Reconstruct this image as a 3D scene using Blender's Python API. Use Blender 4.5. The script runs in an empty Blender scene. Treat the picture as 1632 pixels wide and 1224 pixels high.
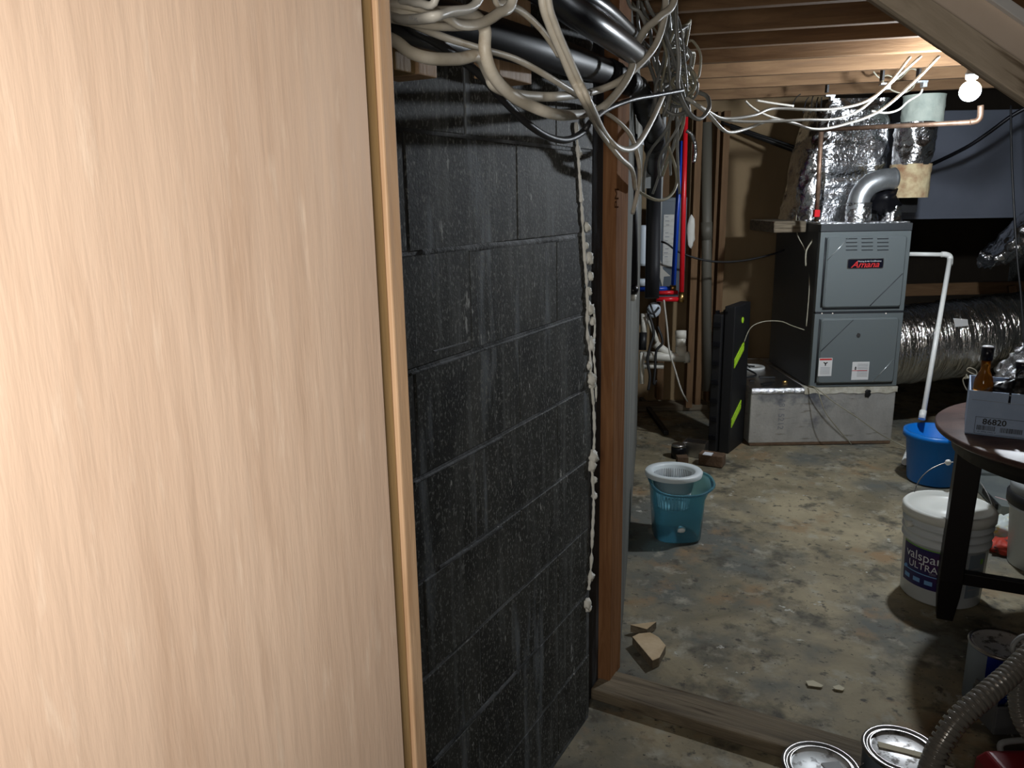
import bpy, math, random
from mathutils import Vector, Matrix, noise
random.seed(7)
SC = bpy.context.scene
COL = SC.collection
# ------------------------------------------------------------------ camera, world, lights
EYE = Vector((0, 0, 1.52)); FPX = 1240.0
_p = math.radians(13.3); _r = math.radians(-0.97)
FW = Vector((0, math.cos(_p), -math.sin(_p)))
_R0 = Vector((1, 0, 0)); _U0 = Vector((0, math.sin(_p), math.cos(_p)))
RT = _R0 * math.cos(_r) + _U0 * math.sin(_r)
UP = -_R0 * math.sin(_r) + _U0 * math.cos(_r)
cam = bpy.data.cameras.new('camera'); cam.sensor_width = 36; cam.lens = FPX / 1632 * 36
cam.clip_start = 0.02
co = bpy.data.objects.new('camera', cam); COL.objects.link(co)
M = Matrix((RT, UP, -FW)).transposed().to_4x4(); M.translation = EYE
co.matrix_world = M; SC.camera = co
SC.view_settings.view_transform = 'Standard'; SC.view_settings.look = 'None'
SC.view_settings.gamma = 1; SC.view_settings.use_curve_mapping = False
SC.view_settings.exposure = 0.0
w = bpy.data.worlds.new('world'); SC.world = w; w.use_nodes = True
w.node_tree.nodes['Background'].inputs[0].default_value = (0.8, 0.9, 1, 1)
w.node_tree.nodes['Background'].inputs[1].default_value = 0.006
BULB = Vector((1.905, 3.385, 1.925)); BULB_STRENGTH = 1350.0
def lamp(name, loc, power, size, color):
    l = bpy.data.lights.new(name, 'POINT'); l.energy = power; l.shadow_soft_size = size; l.color = color
    o = bpy.data.objects.new(name, l); o.location = loc; COL.objects.link(o); return o
# unseen light near the lens, mostly phone torch; cone shaped to dim the right
nl = bpy.data.lights.new('near_lamp', 'SPOT'); nl.energy = 66.0; nl.shadow_soft_size = 0.26; nl.color = (1.0, 0.95, 0.88)
nl.spot_size = math.radians(132); nl.spot_blend = 1.0
nlo = bpy.data.objects.new('near_lamp', nl); nlo.location = (-0.16, -0.28, 1.50); COL.objects.link(nlo)
nlo.rotation_euler = Vector((-0.14, 1.0, 0.0)).to_track_quat('-Z', 'Y').to_euler()

# ------------------------------------------------------------------ projection helpers (real points in the room)
def ray(x, y): return FW + RT * ((x - 816) / FPX) - UP * ((y - 612) / FPX)
def P(x, y, D): return EYE + ray(x, y) * D
def FZ(x, y, z=0.0):
    d = ray(x, y); return EYE + d * ((z - EYE.z) / d.z)
def AY(x, y, Y):
    d = ray(x, y); return EYE + d * (Y / d.y)
A = math.radians(28.8)
DW = Vector((math.sin(A), math.cos(A), 0)); NW = Vector((math.cos(A), -math.sin(A), 0)); WD = 0.8
def W(x, y, o=0.0):
    d = ray(x, y); return EYE + d * ((-WD + o) / d.dot(NW))
def WF(s, o, z): return DW * s + NW * (-WD + o) + Vector((0, 0, z))
B_ = math.radians(13); DU = Vector((math.sin(B_), math.cos(B_), 0)); NU = Vector((math.cos(B_), -math.sin(B_), 0))
Z3 = Vector((0, 0, 1))

# ------------------------------------------------------------------ materials
MATS = {}
def mat(name, col, rough=0.6, metal=0.0, col2=None, scale=(8, 8, 8), contrast=(0.4, 0.6), bump=0.0, bscale=40.0,
        detail=5, spec=0.5, coat=0, emit=0, trans=0, alpha=1, distort=0.0, coord='Object', third=None, bdetail=4, ior=1.45, rvar=0, bdist=0.01):
    m = bpy.data.materials.new(name); m.use_nodes = True; nt = m.node_tree; N = nt.nodes; L = nt.links
    b = N['Principled BSDF']; b.inputs['Roughness'].default_value = rough; b.inputs['Metallic'].default_value = metal
    b.inputs['Specular IOR Level'].default_value = spec; b.inputs['Coat Weight'].default_value = coat
    b.inputs['Transmission Weight'].default_value = trans; b.inputs['Alpha'].default_value = alpha; b.inputs['IOR'].default_value = ior
    b.inputs['Base Color'].default_value = (*col, 1)
    if emit: b.inputs['Emission Color'].default_value = (*col, 1); b.inputs['Emission Strength'].default_value = emit
    tc = N.new('ShaderNodeTexCoord')
    src = tc.outputs['Object']
    if coord == 'World':
        g = N.new('ShaderNodeNewGeometry'); src = g.outputs['Position']
    def nz(sc, det=detail, dist=0.0, seed=0.0):
        mp = N.new('ShaderNodeMapping'); mp.inputs['Scale'].default_value = sc; mp.inputs['Location'].default_value = (seed, seed * .7, seed * .3)
        L.new(src, mp.inputs['Vector'])
        n = N.new('ShaderNodeTexNoise'); n.inputs['Scale'].default_value = 1; n.inputs['Detail'].default_value = det
        n.inputs['Roughness'].default_value = 0.6; n.inputs['Distortion'].default_value = dist
        L.new(mp.outputs[0], n.inputs['Vector']); return n
    cur = None
    if col2:
        n = nz(scale, dist=distort)
        cr = N.new('ShaderNodeValToRGB'); cr.color_ramp.elements[0].position = contrast[0]; cr.color_ramp.elements[1].position = contrast[1]
        cr.color_ramp.elements[0].color = (*col, 1); cr.color_ramp.elements[1].color = (*col2, 1)
        L.new(n.outputs['Fac'], cr.inputs[0]); cur = cr.outputs[0]
        for t in (third or []):   # (colour, scale, lo, hi)
            n3 = nz(t[1], seed=random.uniform(3, 40)); c3 = N.new('ShaderNodeValToRGB')
            c3.color_ramp.elements[0].position = t[2]; c3.color_ramp.elements[1].position = t[3]
            c3.color_ramp.elements[0].color = (0, 0, 0, 1); c3.color_ramp.elements[1].color = (1, 1, 1, 1)
            L.new(n3.outputs['Fac'], c3.inputs[0])
            mx = N.new('ShaderNodeMix'); mx.data_type = 'RGBA'
            L.new(c3.outputs[0], mx.inputs[0]); L.new(cur, mx.inputs[6]); mx.inputs[7].default_value = (*t[0], 1); cur = mx.outputs[2]
        if rvar:
            oi = N.new('ShaderNodeObjectInfo'); mr = N.new('ShaderNodeMapRange')
            mr.inputs[3].default_value = 1 - rvar; mr.inputs[4].default_value = 1 + rvar; L.new(oi.outputs['Random'], mr.inputs[0])
            hs = N.new('ShaderNodeHueSaturation'); L.new(mr.outputs[0], hs.inputs['Value']); L.new(cur, hs.inputs['Color']); cur = hs.outputs[0]
        L.new(cur, b.inputs['Base Color'])
    if bump:
        bs = bscale if isinstance(bscale, tuple) else (bscale,) * 3
        nb = nz(bs, det=bdetail, seed=2.0); bp = N.new('ShaderNodeBump'); bp.inputs['Strength'].default_value = bump
        bp.inputs['Distance'].default_value = bdist
        L.new(nb.outputs['Fac'], bp.inputs['Height']); L.new(bp.outputs[0], b.inputs['Normal'])
    MATS[name] = m; return m
mat('luan', (0.57, 0.405, 0.295), 0.42, col2=(0.68, 0.505, 0.38), scale=(9, 9, 0.9), contrast=(0.3, 0.7), bump=0.12, bscale=(60, 60, 6), coord='World',
    third=[((0.53, 0.37, 0.265), (34, 34, 3.5), 0.55, 0.8), ((0.46, 0.31, 0.215), (16, 16, 1.3), 0.58, 0.80), ((0.74, 0.58, 0.45), (70, 70, 12), 0.58, 0.8)], distort=0.6)
WOODS = dict(scale=(2.5, 26, 26), distort=1.2)
mat('pine', (0.46, 0.285, 0.16), 0.6, col2=(0.60, 0.405, 0.25), contrast=(0.35, 0.65), bump=0.2, bscale=(6, 60, 60), rvar=0.08, third=[((0.30, 0.14, 0.05), (3, 40, 40), 0.62, 0.8)], **WOODS)
mat('pine_gold', (0.32, 0.20, 0.085), 0.6, col2=(0.40, 0.265, 0.12), contrast=(0.35, 0.65), bump=0.2, bscale=(6, 60, 60), third=[((0.20, 0.10, 0.04), (2, 14, 14), 0.6, 0.72)], **WOODS)
mat('red_wood', (0.17, 0.074, 0.032), 0.85, spec=0.1, col2=(0.29, 0.145, 0.068), contrast=(0.3, 0.7), bump=0.3, bscale=(6, 60, 60), third=[((0.24, 0.16, 0.11), (5, 34, 34), 0.66, 0.72)], **WOODS)
mat('joist_wood', (0.12, 0.064, 0.028), 0.8, col2=(0.20, 0.115, 0.055), contrast=(0.3, 0.7), bump=0.25, bscale=(5, 50, 50), rvar=0.15, third=[((0.12, 0.07, 0.035), (2.5, 22, 22), 0.62, 0.75)], **WOODS)
mat('grey_wood', (0.10, 0.08, 0.055), 0.85, col2=(0.23, 0.185, 0.125), contrast=(0.3, 0.7), bump=0.6, bscale=(5, 70, 70), third=[((0.05, 0.035, 0.02), (3, 50, 50), 0.58, 0.7)], **WOODS)
mat('stringer_wood', (0.42, 0.345, 0.255), 0.7, col2=(0.58, 0.49, 0.38), scale=(2.0, 16, 16), distort=2.5, contrast=(0.35, 0.65), bump=0.2, bscale=(5, 50, 50), third=[((0.20, 0.15, 0.10), (1.0, 15, 15), 0.51, 0.57)])
mat('chip_wood', (0.50, 0.37, 0.22), 0.7, col2=(0.66, 0.52, 0.34), bump=0.3)
mat('bark', (0.10, 0.06, 0.035), 0.9, col2=(0.16, 0.10, 0.06), bump=0.5)
mat('back_shaded', (0.022, 0.015, 0.009), 0.8, col2=(0.035, 0.024, 0.014), scale=(2, 2, 1), coord='World')  # brown plywood, darkened in its colour for the shade under the duct
mat('olive_pipe', (0.13, 0.12, 0.095), 0.5)
mat('back_ply', (0.24, 0.165, 0.085), 0.75, col2=(0.36, 0.25, 0.135), scale=(2, 2, 0.6), contrast=(0.3, 0.7), coord='World', bump=0.15)
mat('subfloor', (0.13, 0.085, 0.05), 0.8, col2=(0.2, 0.14, 0.085), scale=(3, 3, 3), coord='World')
mat('block_paint', (0.020, 0.021, 0.019), 0.66, spec=0.35, col2=(0.058, 0.059, 0.054), scale=(6, 6, 2.6), contrast=(0.40, 0.62), bump=0.14, bscale=200.0, coord='World', bdetail=3, detail=8,
    third=[((0.09, 0.096, 0.094), (50, 50, 3.0), 0.51, 0.68), ((0.018, 0.019, 0.019), (6, 6, 4), 0.50, 0.64), ((0.16, 0.18, 0.20), (12, 12, 1.5), 0.59, 0.70), ((0.17, 0.175, 0.165), (170, 170, 110), 0.55, 0.62), ((0.34, 0.35, 0.34), (50, 50, 14), 0.665, 0.68)])
mat('mortar_paint', (0.040, 0.043, 0.045), 0.7, col2=(0.14, 0.15, 0.16), scale=(8, 8, 9), contrast=(0.42, 0.62), bump=0.6, bscale=50.0, coord='World')
mat('block_end', (0.028, 0.03, 0.034), 0.7, col2=(0.13, 0.16, 0.20), scale=(16, 16, 2.2), contrast=(0.5, 0.66), bump=0.4, coord='World')
mat('foam', (0.74, 0.73, 0.66), 0.6, col2=(0.84, 0.83, 0.78), bump=0.4, bscale=60)
mat('grey_streak', (0.08, 0.082, 0.075), 0.85, spec=0.15, col2=(0.24, 0.24, 0.22), scale=(22, 22, 1.2), contrast=(0.3, 0.7), bump=0.3, coord='World', third=[((0.05, 0.05, 0.045), (20, 20, 1.5), 0.66, 0.74)])
mat('concrete', (0.17, 0.145, 0.092), 0.72, col2=(0.37, 0.315, 0.205), scale=(2.2, 2.2, 2.2), contrast=(0.36, 0.64), detail=10, distort=0.6, bump=0.35, bscale=30.0, bdetail=8, coord='World',
    third=[((0.125, 0.128, 0.112), (1.9, 1.9, 1.9), 0.46, 0.60), ((0.27, 0.18, 0.095), (3.6, 3.6, 3.6), 0.57, 0.68), ((0.08, 0.072, 0.052), (6, 6, 6), 0.54, 0.66), ((0.36, 0.34, 0.27), (11, 11, 11), 0.56, 0.72), ((0.075, 0.068, 0.052), (24, 24, 24), 0.58, 0.68), ((0.46, 0.45, 0.40), (16, 16, 16), 0.67, 0.70), ((0.03, 0.027, 0.022), (70, 70, 70), 0.655, 0.68)])
mat('foil', (0.72, 0.73, 0.75), 0.22, 1.0, bump=0.9, bscale=26.0, bdetail=3)
mat('foil_fine', (0.72, 0.73, 0.75), 0.26, 1.0, bump=0.7, bscale=60.0, bdetail=4)
mat('flex_foil', (0.80, 0.78, 0.74), 0.17, 1.0, bump=1.0, bscale=(34, 9, 7), bdetail=4, bdist=0.03)
mat('foil_board', (0.42, 0.41, 0.39), 0.55, 0.55, col2=(0.58, 0.57, 0.54), scale=(9, 9, 5), contrast=(0.3, 0.7), bump=0.35, bscale=60.0, coord='World',
    third=[((0.16, 0.17, 0.20), (2.6, 2.6, 3), 0.58, 0.68), ((0.30, 0.28, 0.24), (7, 7, 40), 0.6, 0.7), ((0.75, 0.75, 0.72), (40, 40, 30), 0.7, 0.74)])
mat('mastic', (0.62, 0.60, 0.52), 0.8, col2=(0.45, 0.42, 0.33), scale=(14, 14, 14), bump=0.5, bscale=50)
mat('galv', (0.50, 0.53, 0.55), 0.35, 0.85, col2=(0.60, 0.63, 0.65), scale=(20, 20, 20), bump=0.05)
mat('furnace_paint', (0.165, 0.190, 0.195), 0.38, 0.15, spec=0.5, bump=0.03, bscale=200)
mat('furnace_dark', (0.025, 0.028, 0.032), 0.5)
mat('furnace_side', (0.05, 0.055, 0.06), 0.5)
mat('duct_grey', (0.13, 0.145, 0.18), 0.45, col2=(0.15, 0.165, 0.205), scale=(2, 2, 2))
mat('tan_insul', (0.60, 0.50, 0.30), 0.85, col2=(0.32, 0.17, 0.09), scale=(9, 9, 9), contrast=(0.5, 0.72), bump=0.4)
mat('green_insul', (0.45, 0.52, 0.46), 0.85, col2=(0.58, 0.64, 0.56), bump=0.5, bscale=30)
mat('black_rubber', (0.012, 0.012, 0.013), 0.45)
mat('black_gloss', (0.006, 0.006, 0.008), 0.3, spec=0.35)
mat('abs_pipe', (0.010, 0.010, 0.012), 0.48, spec=0.3)
mat('black_plastic', (0.008, 0.008, 0.009), 0.55)
mat('lime', (0.42, 0.72, 0.03), 0.5)
mat('cable_white', (0.50, 0.45, 0.36), 0.45, col2=(0.62, 0.58, 0.50), scale=(12, 12, 12), coord='World', third=[((0.30, 0.22, 0.14), (9, 9, 9), 0.62, 0.75)])
mat('cable_bright', (0.50, 0.48, 0.43), 0.4)
mat('cable_grey', (0.17, 0.17, 0.16), 0.32, col2=(0.27, 0.27, 0.25), scale=(8, 8, 8), coord='World')
mat('cable_olive', (0.27, 0.25, 0.18), 0.45, col2=(0.36, 0.34, 0.26), scale=(8, 8, 8), coord='World')
mat('pvc', (0.66, 0.64, 0.57), 0.35, col2=(0.50, 0.46, 0.37), scale=(7, 7, 7), contrast=(0.5, 0.8), coord='World')
mat('pvc_white', (0.74, 0.75, 0.72), 0.3)
mat('red_pex', (0.62, 0.012, 0.02), 0.3)
mat('blue_pex', (0.012, 0.06, 0.42), 0.3)
mat('brass', (0.6, 0.38, 0.13), 0.3, 1.0)
mat('copper_old', (0.20, 0.12, 0.08), 0.5, 0.6, col2=(0.30, 0.20, 0.14), scale=(20, 20, 20))
mat('panel_grey', (0.085, 0.105, 0.125), 0.45)
mat('paper', (0.55, 0.55, 0.52), 0.7, col2=(0.40, 0.38, 0.34), scale=(12, 12, 40), contrast=(0.5, 0.7))
mat('sticker_white', (0.75, 0.75, 0.74), 0.5)
mat('ink', (0.015, 0.015, 0.015), 0.5)
mat('ink_red', (0.60, 0.03, 0.03), 0.5)
mat('ink_grey', (0.25, 0.26, 0.28), 0.6)
mat('ink_white', (0.75, 0.78, 0.82), 0.5)
mat('ink_green', (0.18, 0.42, 0.06), 0.5)
mat('ink_lblue', (0.18, 0.38, 0.70), 0.5)
mat('label_navy', (0.012, 0.012, 0.10), 0.4, col2=(0.07, 0.01, 0.06), scale=(5, 5, 8), contrast=(0.45, 0.75))
mat('pail_white', (0.62, 0.66, 0.68), 0.35)
mat('lid_cream', (0.74, 0.75, 0.70), 0.35)
mat('teal_plastic', (0.32, 0.68, 0.82), 0.12, trans=0.85, ior=1.15)
mat('bucket_blue', (0.004, 0.17, 0.60), 0.35)
mat('wringer_white', (0.66, 0.72, 0.74), 0.35)
mat('table_top', (0.055, 0.028, 0.024), 0.42, col2=(0.10, 0.055, 0.045), scale=(5, 16, 5), bump=0.05)
mat('table_dark', (0.004, 0.002, 0.002), 0.5)
mat('carton_blue', (0.33, 0.43, 0.60), 0.7, col2=(0.36, 0.46, 0.63), scale=(20, 20, 20))
mat('glass_clear', (0.9, 0.93, 0.93), 0.03, trans=1.0, ior=1.45)
mat('glass_amber', (0.62, 0.22, 0.02), 0.05, trans=0.85, ior=1.4)
mat('cap_black', (0.006, 0.006, 0.014), 0.3)
mat('cap_top', (0.72, 0.72, 0.76), 0.3)
mat('cord_cream', (0.55, 0.50, 0.36), 0.7)
mat('tin', (0.82, 0.82, 0.82), 0.45, 0.8, col2=(0.22, 0.21, 0.20), scale=(40, 40, 40), contrast=(0.53, 0.62), bump=0.12, bscale=14)
mat('tin_rim', (0.42, 0.41, 0.40), 0.3, 1.0)
mat('lid_paint', (0.66, 0.69, 0.70), 0.45, 0.25, col2=(0.80, 0.82, 0.83), scale=(16, 16, 16), third=[((0.30, 0.30, 0.30), (30, 30, 30), 0.55, 0.62)])
mat('can_side', (0.20, 0.25, 0.32), 0.4)
mat('can_blue', (0.01, 0.03, 0.30), 0.25)
mat('can_grey', (0.18, 0.22, 0.26), 0.5)
mat('hose_grey', (0.20, 0.19, 0.17), 0.2, 0.2)
mat('grey_plastic', (0.11, 0.115, 0.12), 0.5)
mat('red_plastic', (0.20, 0.005, 0.012), 0.4)
mat('rag_white', (0.6, 0.66, 0.64), 0.7, col2=(0.65, 0.6, 0.2), scale=(14, 14, 14), contrast=(0.5, 0.6))
mat('rag_red', (0.45, 0.04, 0.02), 0.6, col2=(0.03, 0.03, 0.03), scale=(14, 14, 14), contrast=(0.5, 0.6))
mat('pink_pipe', (0.62, 0.42, 0.40), 0.5)
mat('sheet_metal', (0.20, 0.23, 0.23), 0.45, 0.4, col2=(0.26, 0.29, 0.28), scale=(5, 5, 5))
mat('drywall', (0.74, 0.61, 0.49), 0.85, col2=(0.78, 0.65, 0.53), scale=(4, 4, 4))
mat('white_paint', (0.75, 0.75, 0.74), 0.5)
mat('bulb_glow', (0.86, 0.93, 1.0), 0.5, emit=BULB_STRENGTH)
mat('stamp', (0.05, 0.022, 0.01), 1.0, spec=0.0)
mat('socket', (0.10, 0.10, 0.10), 0.4)
mat('filter_white', (0.50, 0.56, 0.62), 0.4)
mat('plastic_grey', (0.22, 0.23, 0.23), 0.5)
mat('sill_shadow', (0.09, 0.095, 0.10), 0.85, col2=(0.12, 0.12, 0.12), scale=(9, 9, 9), coord='World')

# ------------------------------------------------------------------ mesh builder
class MB:
    def __init__(s): s.v = []; s.f = []; s.sm = []
    def add(s, vs, fs, smooth=False):
        n = len(s.v); s.v += [Vector(v) for v in vs]
        for f in fs: s.f.append([i + n for i in f]); s.sm.append(smooth)
        return s
    def box(s, c, size, R=None):
        c = Vector(c); hx, hy, hz = [q / 2 for q in size]
        vs = [Vector((x, y, z)) for x in (-hx, hx) for y in (-hy, hy) for z in (-hz, hz)]
        if R is not None: vs = [R @ v for v in vs]
        return s.add([v + c for v in vs], [(0, 1, 3, 2), (4, 6, 7, 5), (0, 4, 5, 1), (2, 3, 7, 6), (0, 2, 6, 4), (1, 5, 7, 3)])
    def prism(s, pts, d):   # polygon (3D pts, planar) extruded by vector d
        n = len(pts); pts = [Vector(p) for p in pts]; d = Vector(d)
        return s.add(pts + [p + d for p in pts], [list(range(n))[::-1], list(range(n, 2 * n))] + [(i, (i + 1) % n, n + (i + 1) % n, n + i) for i in range(n)])
    def lathe(s, prof, n=32, c=(0, 0, 0), smooth=True, sx=1, sy=1, a0=0, a1=2 * math.pi):
        c = Vector(c); full = abs(a1 - a0 - 2 * math.pi) < 1e-6; m = n if full else n + 1
        vs = []
        for (r, z) in prof:
            for i in range(m):
                a = a0 + (a1 - a0) * i / n; vs.append(c + Vector((r * math.cos(a) * sx, r * math.sin(a) * sy, z)))
        fs = []
        for k in range(len(prof) - 1):
            for i in range(n):
                j = (i + 1) % m; fs.append((k * m + i, k * m + j, (k + 1) * m + j, (k + 1) * m + i))
        return s.add(vs, fs, smooth)
    def tube(s, pts, r, n=8, sub=5, flat=1.0, rf=None, caps=True, closed=False, smooth=True):
        pts = [Vector(p) for p in pts]
        if sub > 1 and len(pts) > 2: pts = crom(pts, sub)
        rings = []; T = []
        for i in range(len(pts)):
            a = pts[max(i - 1, 0)]; b = pts[min(i + 1, len(pts) - 1)]
            t = (b - a); t = t.normalized() if t.length > 1e-9 else Vector((0, 0, 1)); T.append(t)
        ref = Vector((0, 0, 1)) if abs(T[0].z) < 0.9 else Vector((1, 0, 0))
        u = (ref - T[0] * ref.dot(T[0])).normalized(); L = 0; vs = []
        for i, p in enumerate(pts):
            u = (u - T[i] * u.dot(T[i])); u = u.normalized() if u.length > 1e-6 else T[i].orthogonal().normalized()
            v = T[i].cross(u)
            if i: L += (p - pts[i - 1]).length
            rr = r if rf is None else rf(L, i / (len(pts) - 1)) if callable(rf) else r
            for k in range(n):
                a = 2 * math.pi * k / n; vs.append(p + u * (rr * math.cos(a)) + v * (rr * flat * math.sin(a)))
        m = len(pts); fs = []
        for i in range(m - 1):
            for k in range(n):
                j = (k + 1) % n; fs.append((i * n + k, i * n + j, (i + 1) * n + j, (i + 1) * n + k))
        s.add(vs, fs, smooth)
        if caps:
            q = len(s.v) - len(vs); s.f.append([q + k for k in range(n)][::-1]); s.sm.append(False)
            s.f.append([q + (m - 1) * n + k for k in range(n)]); s.sm.append(False)
        return s
    def blob(s, c, r, seed=0, n=8, amp=0.35, sc=3.0, squash=(1, 1, 1)):
        c = Vector(c); vs = []; fs = []; m = 2 * n
        for i in range(n + 1):
            th = math.pi * i / n
            for k in range(m):
                ph = 2 * math.pi * k / m
                d = Vector((math.sin(th) * math.cos(ph), math.sin(th) * math.sin(ph), math.cos(th)))
                q = r * (1 + amp * noise.noise(d * sc * 0.7 + Vector((seed, seed * 2.1, 0))))
                vs.append(c + Vector((d.x * q * squash[0], d.y * q * squash[1], d.z * q * squash[2])))
        for i in range(n):
            for k in range(m):
                j = (k + 1) % m; fs.append((i * m + k, (i + 1) * m + k, (i + 1) * m + j, i * m + j))
        return s.add(vs, fs, True)
    def build(s, name, m, parent=None, bevel=0, loc=None, disp=None):
        me = bpy.data.meshes.new(name)
        me.from_pydata([tuple(v) for v in s.v], [], s.f); me.update()
        me.polygons.foreach_set('use_smooth', s.sm)
        o = bpy.data.objects.new(name, me); COL.objects.link(o)
        me.materials.append(MATS[m] if isinstance(m, str) else m)
        if parent is not None:
            o.parent = parent
            if loc is None:
                q = parent; off = Vector((0, 0, 0))
                while q is not None: off += q.location; q = q.parent
                o.location = -off
        if loc is not None: o.location = loc
        if bevel:
            md = o.modifiers.new('bevel', 'BEVEL'); md.width = bevel; md.segments = 2; md.limit_method = 'ANGLE'
        return o
def crom(pts, sub):
    out = []; n = len(pts)
    for i in range(n - 1):
        p0 = pts[max(i - 1, 0)]; p1 = pts[i]; p2 = pts[i + 1]; p3 = pts[min(i + 2, n - 1)]
        for k in range(sub):
            t = k / sub; t2 = t * t; t3 = t2 * t
            out.append(0.5 * ((2 * p1) + (p2 - p0) * t + (2 * p0 - 5 * p1 + 4 * p2 - p3) * t2 + (3 * p1 - p0 - 3 * p2 + p3) * t3))
    out.append(pts[-1]); return out
def thing(name, label, cat, loc=(0, 0, 0), group=None):
    o = bpy.data.objects.new(name, None); o.empty_display_size = 0.05; COL.objects.link(o); o.location = loc
    return tag(o, label, cat, group)
def tag(o, label, cat, group=None, kind=None):
    if label: o['label'] = label
    if cat: o['category'] = cat
    if group: o['group'] = group
    if kind: o['kind'] = kind
    return o
def lab(o, label): o['label'] = label; return o
def struct(o, label=None):
    o['kind'] = 'structure'
    if label: o['label'] = label
    return o
def sempty(name, label=None):
    o = bpy.data.objects.new(name, None); o.empty_display_size = 0.05; COL.objects.link(o); return struct(o, label)
def frame(ex, ez=Z3):   # rotation whose x axis is ex
    ex = ex.normalized(); ey = ez.cross(ex).normalized(); ez2 = ex.cross(ey)
    return Matrix((ex, ey, ez2)).transposed()
def board(name, p0, p1, wy, wz, m, parent=None, up=Z3, bevel=0.002):
    """a plank with local X along its length, so the grain follows it"""
    p0 = Vector(p0); p1 = Vector(p1); L = (p1 - p0).length
    R = frame(p1 - p0, up); mb = MB().box((0, 0, 0), (L, wy, wz))
    o = mb.build(name, m, None, bevel); mw = R.to_4x4(); mw.translation = (p0 + p1) / 2
    if parent is not None:
        o.parent = parent; q = parent; off = Vector((0, 0, 0))
        while q is not None: off += q.location; q = q.parent
        mw.translation -= off
    o.matrix_local = mw
    return o
_fc = {}
def text_mb(s, size, origin, ex, ey, depth=0.0006, bend=None, align='CENTER', shear=0.0, xs=1.0, bold=0.0):
    cu = bpy.data.curves.new('t', 'FONT'); cu.body = s; cu.size = size; cu.extrude = 0; cu.align_x = align; cu.align_y = 'CENTER'; cu.shear = shear; cu.offset = bold
    cu.resolution_u = 3
    o = bpy.data.objects.new('t', cu); COL.objects.link(o)
    dg = bpy.context.evaluated_depsgraph_get(); me = bpy.data.meshes.new_from_object(o.evaluated_get(dg))
    mb = MB(); ex = Vector(ex).normalized(); ey = Vector(ey).normalized(); nn = ex.cross(ey); origin = Vector(origin)
    vs = []
    for v in me.vertices:
        x, y = v.co.x * xs, v.co.y
        vs.append(bend(x, y) if bend else origin + ex * x + ey * y + nn * depth)
    mb.add(vs, [list(p.vertices) for p in me.polygons])
    bpy.data.objects.remove(o); bpy.data.curves.remove(cu); bpy.data.meshes.remove(me)
    return mb
def rot_z(a): return Matrix.Rotation(a, 3, 'Z')

# ------------------------------------------------------------------ room shell
fl = MB(); NX, NY = 40, 44
for j in range(NY + 1):
    for i in range(NX + 1):
        x = -2.2 + 6.6 * i / NX; y = -1.8 + 8.6 * j / NY
        fl.v.append(Vector((x, y, 0.004 * noise.noise(Vector((x * .8, y * .8, 0))) - 0.004)))
for j in range(NY):
    for i in range(NX):
        a = j * (NX + 1) + i; fl.f.append((a, a + 1, a + NX + 2, a + NX + 1)); fl.sm.append(True)
struct(fl.build('floor', 'concrete'), 'stained bare concrete floor of the basement')

wl = sempty('wall_left', 'dark grey painted concrete block wall')
S0, S1 = -0.2, 1.90
mo = MB().prism([WF(S0, -0.0016, 0), WF(S1, -0.0016, 0), WF(S1, -0.0016, 2.34), WF(S0, -0.0016, 2.34)], -NW * 0.16)
mo.build('mortar', 'mortar_paint', wl)
rnd = random.Random(3)
blk = 0
for k in range(-4, 9):
    z1 = 1.636 - 0.2030 * k; z0 = z1 - 0.2030
    z0 = max(z0, 0.002); z1 = min(z1, 2.34)
    if z1 - z0 < 0.02: continue
    base = 1.292 if k % 2 == 1 else 1.489
    s = base - 0.393 * 5
    while s < S1:
        a = max(s, S0) + 0.0014; b = min(s + 0.393, S1) - (0.0014 if s + 0.393 < S1 else 0); s += 0.393
        if b - a < 0.02: continue
        o1 = rnd.uniform(-0.001, 0.0015); o2 = rnd.uniform(-0.001, 0.0015); g = 0.0028; c = 0.0025
        zz0 = z0 + g; zz1 = z1 - g
        F0 = [WF(a, -0.05, zz0), WF(b, -0.05, zz0), WF(b, -0.05, zz1), WF(a, -0.05, zz1)]
        F1 = [WF(a, o1 - c, zz0), WF(b, o2 - c, zz0), WF(b, o2 - c, zz1), WF(a, o1 - c, zz1)]
        F2 = [WF(a + c, o1, zz0 + c), WF(b - c, o2, zz0 + c), WF(b - c, o2, zz1 - c), WF(a + c, o1, zz1 - c)]
        q = MB().add(F0 + F1 + F2, [(i, (i + 1) % 4, 4 + (i + 1) % 4, 4 + i) for i in range(4)] + [(4 + i, 4 + (i + 1) % 4, 8 + (i + 1) % 4, 8 + i) for i in range(4)] + [(8, 9, 10, 11)])
        q.build('block', 'block_paint', wl)
# end strip between blocks and post
eb = MB().prism([WF(1.90, -0.03, 0), WF(2.044, -0.03, 0), WF(2.044, -0.03, 2.34), WF(1.90, -0.03, 2.34)], -NW * 0.10)
eb.build('end_board', 'block_end', wl)
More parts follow.
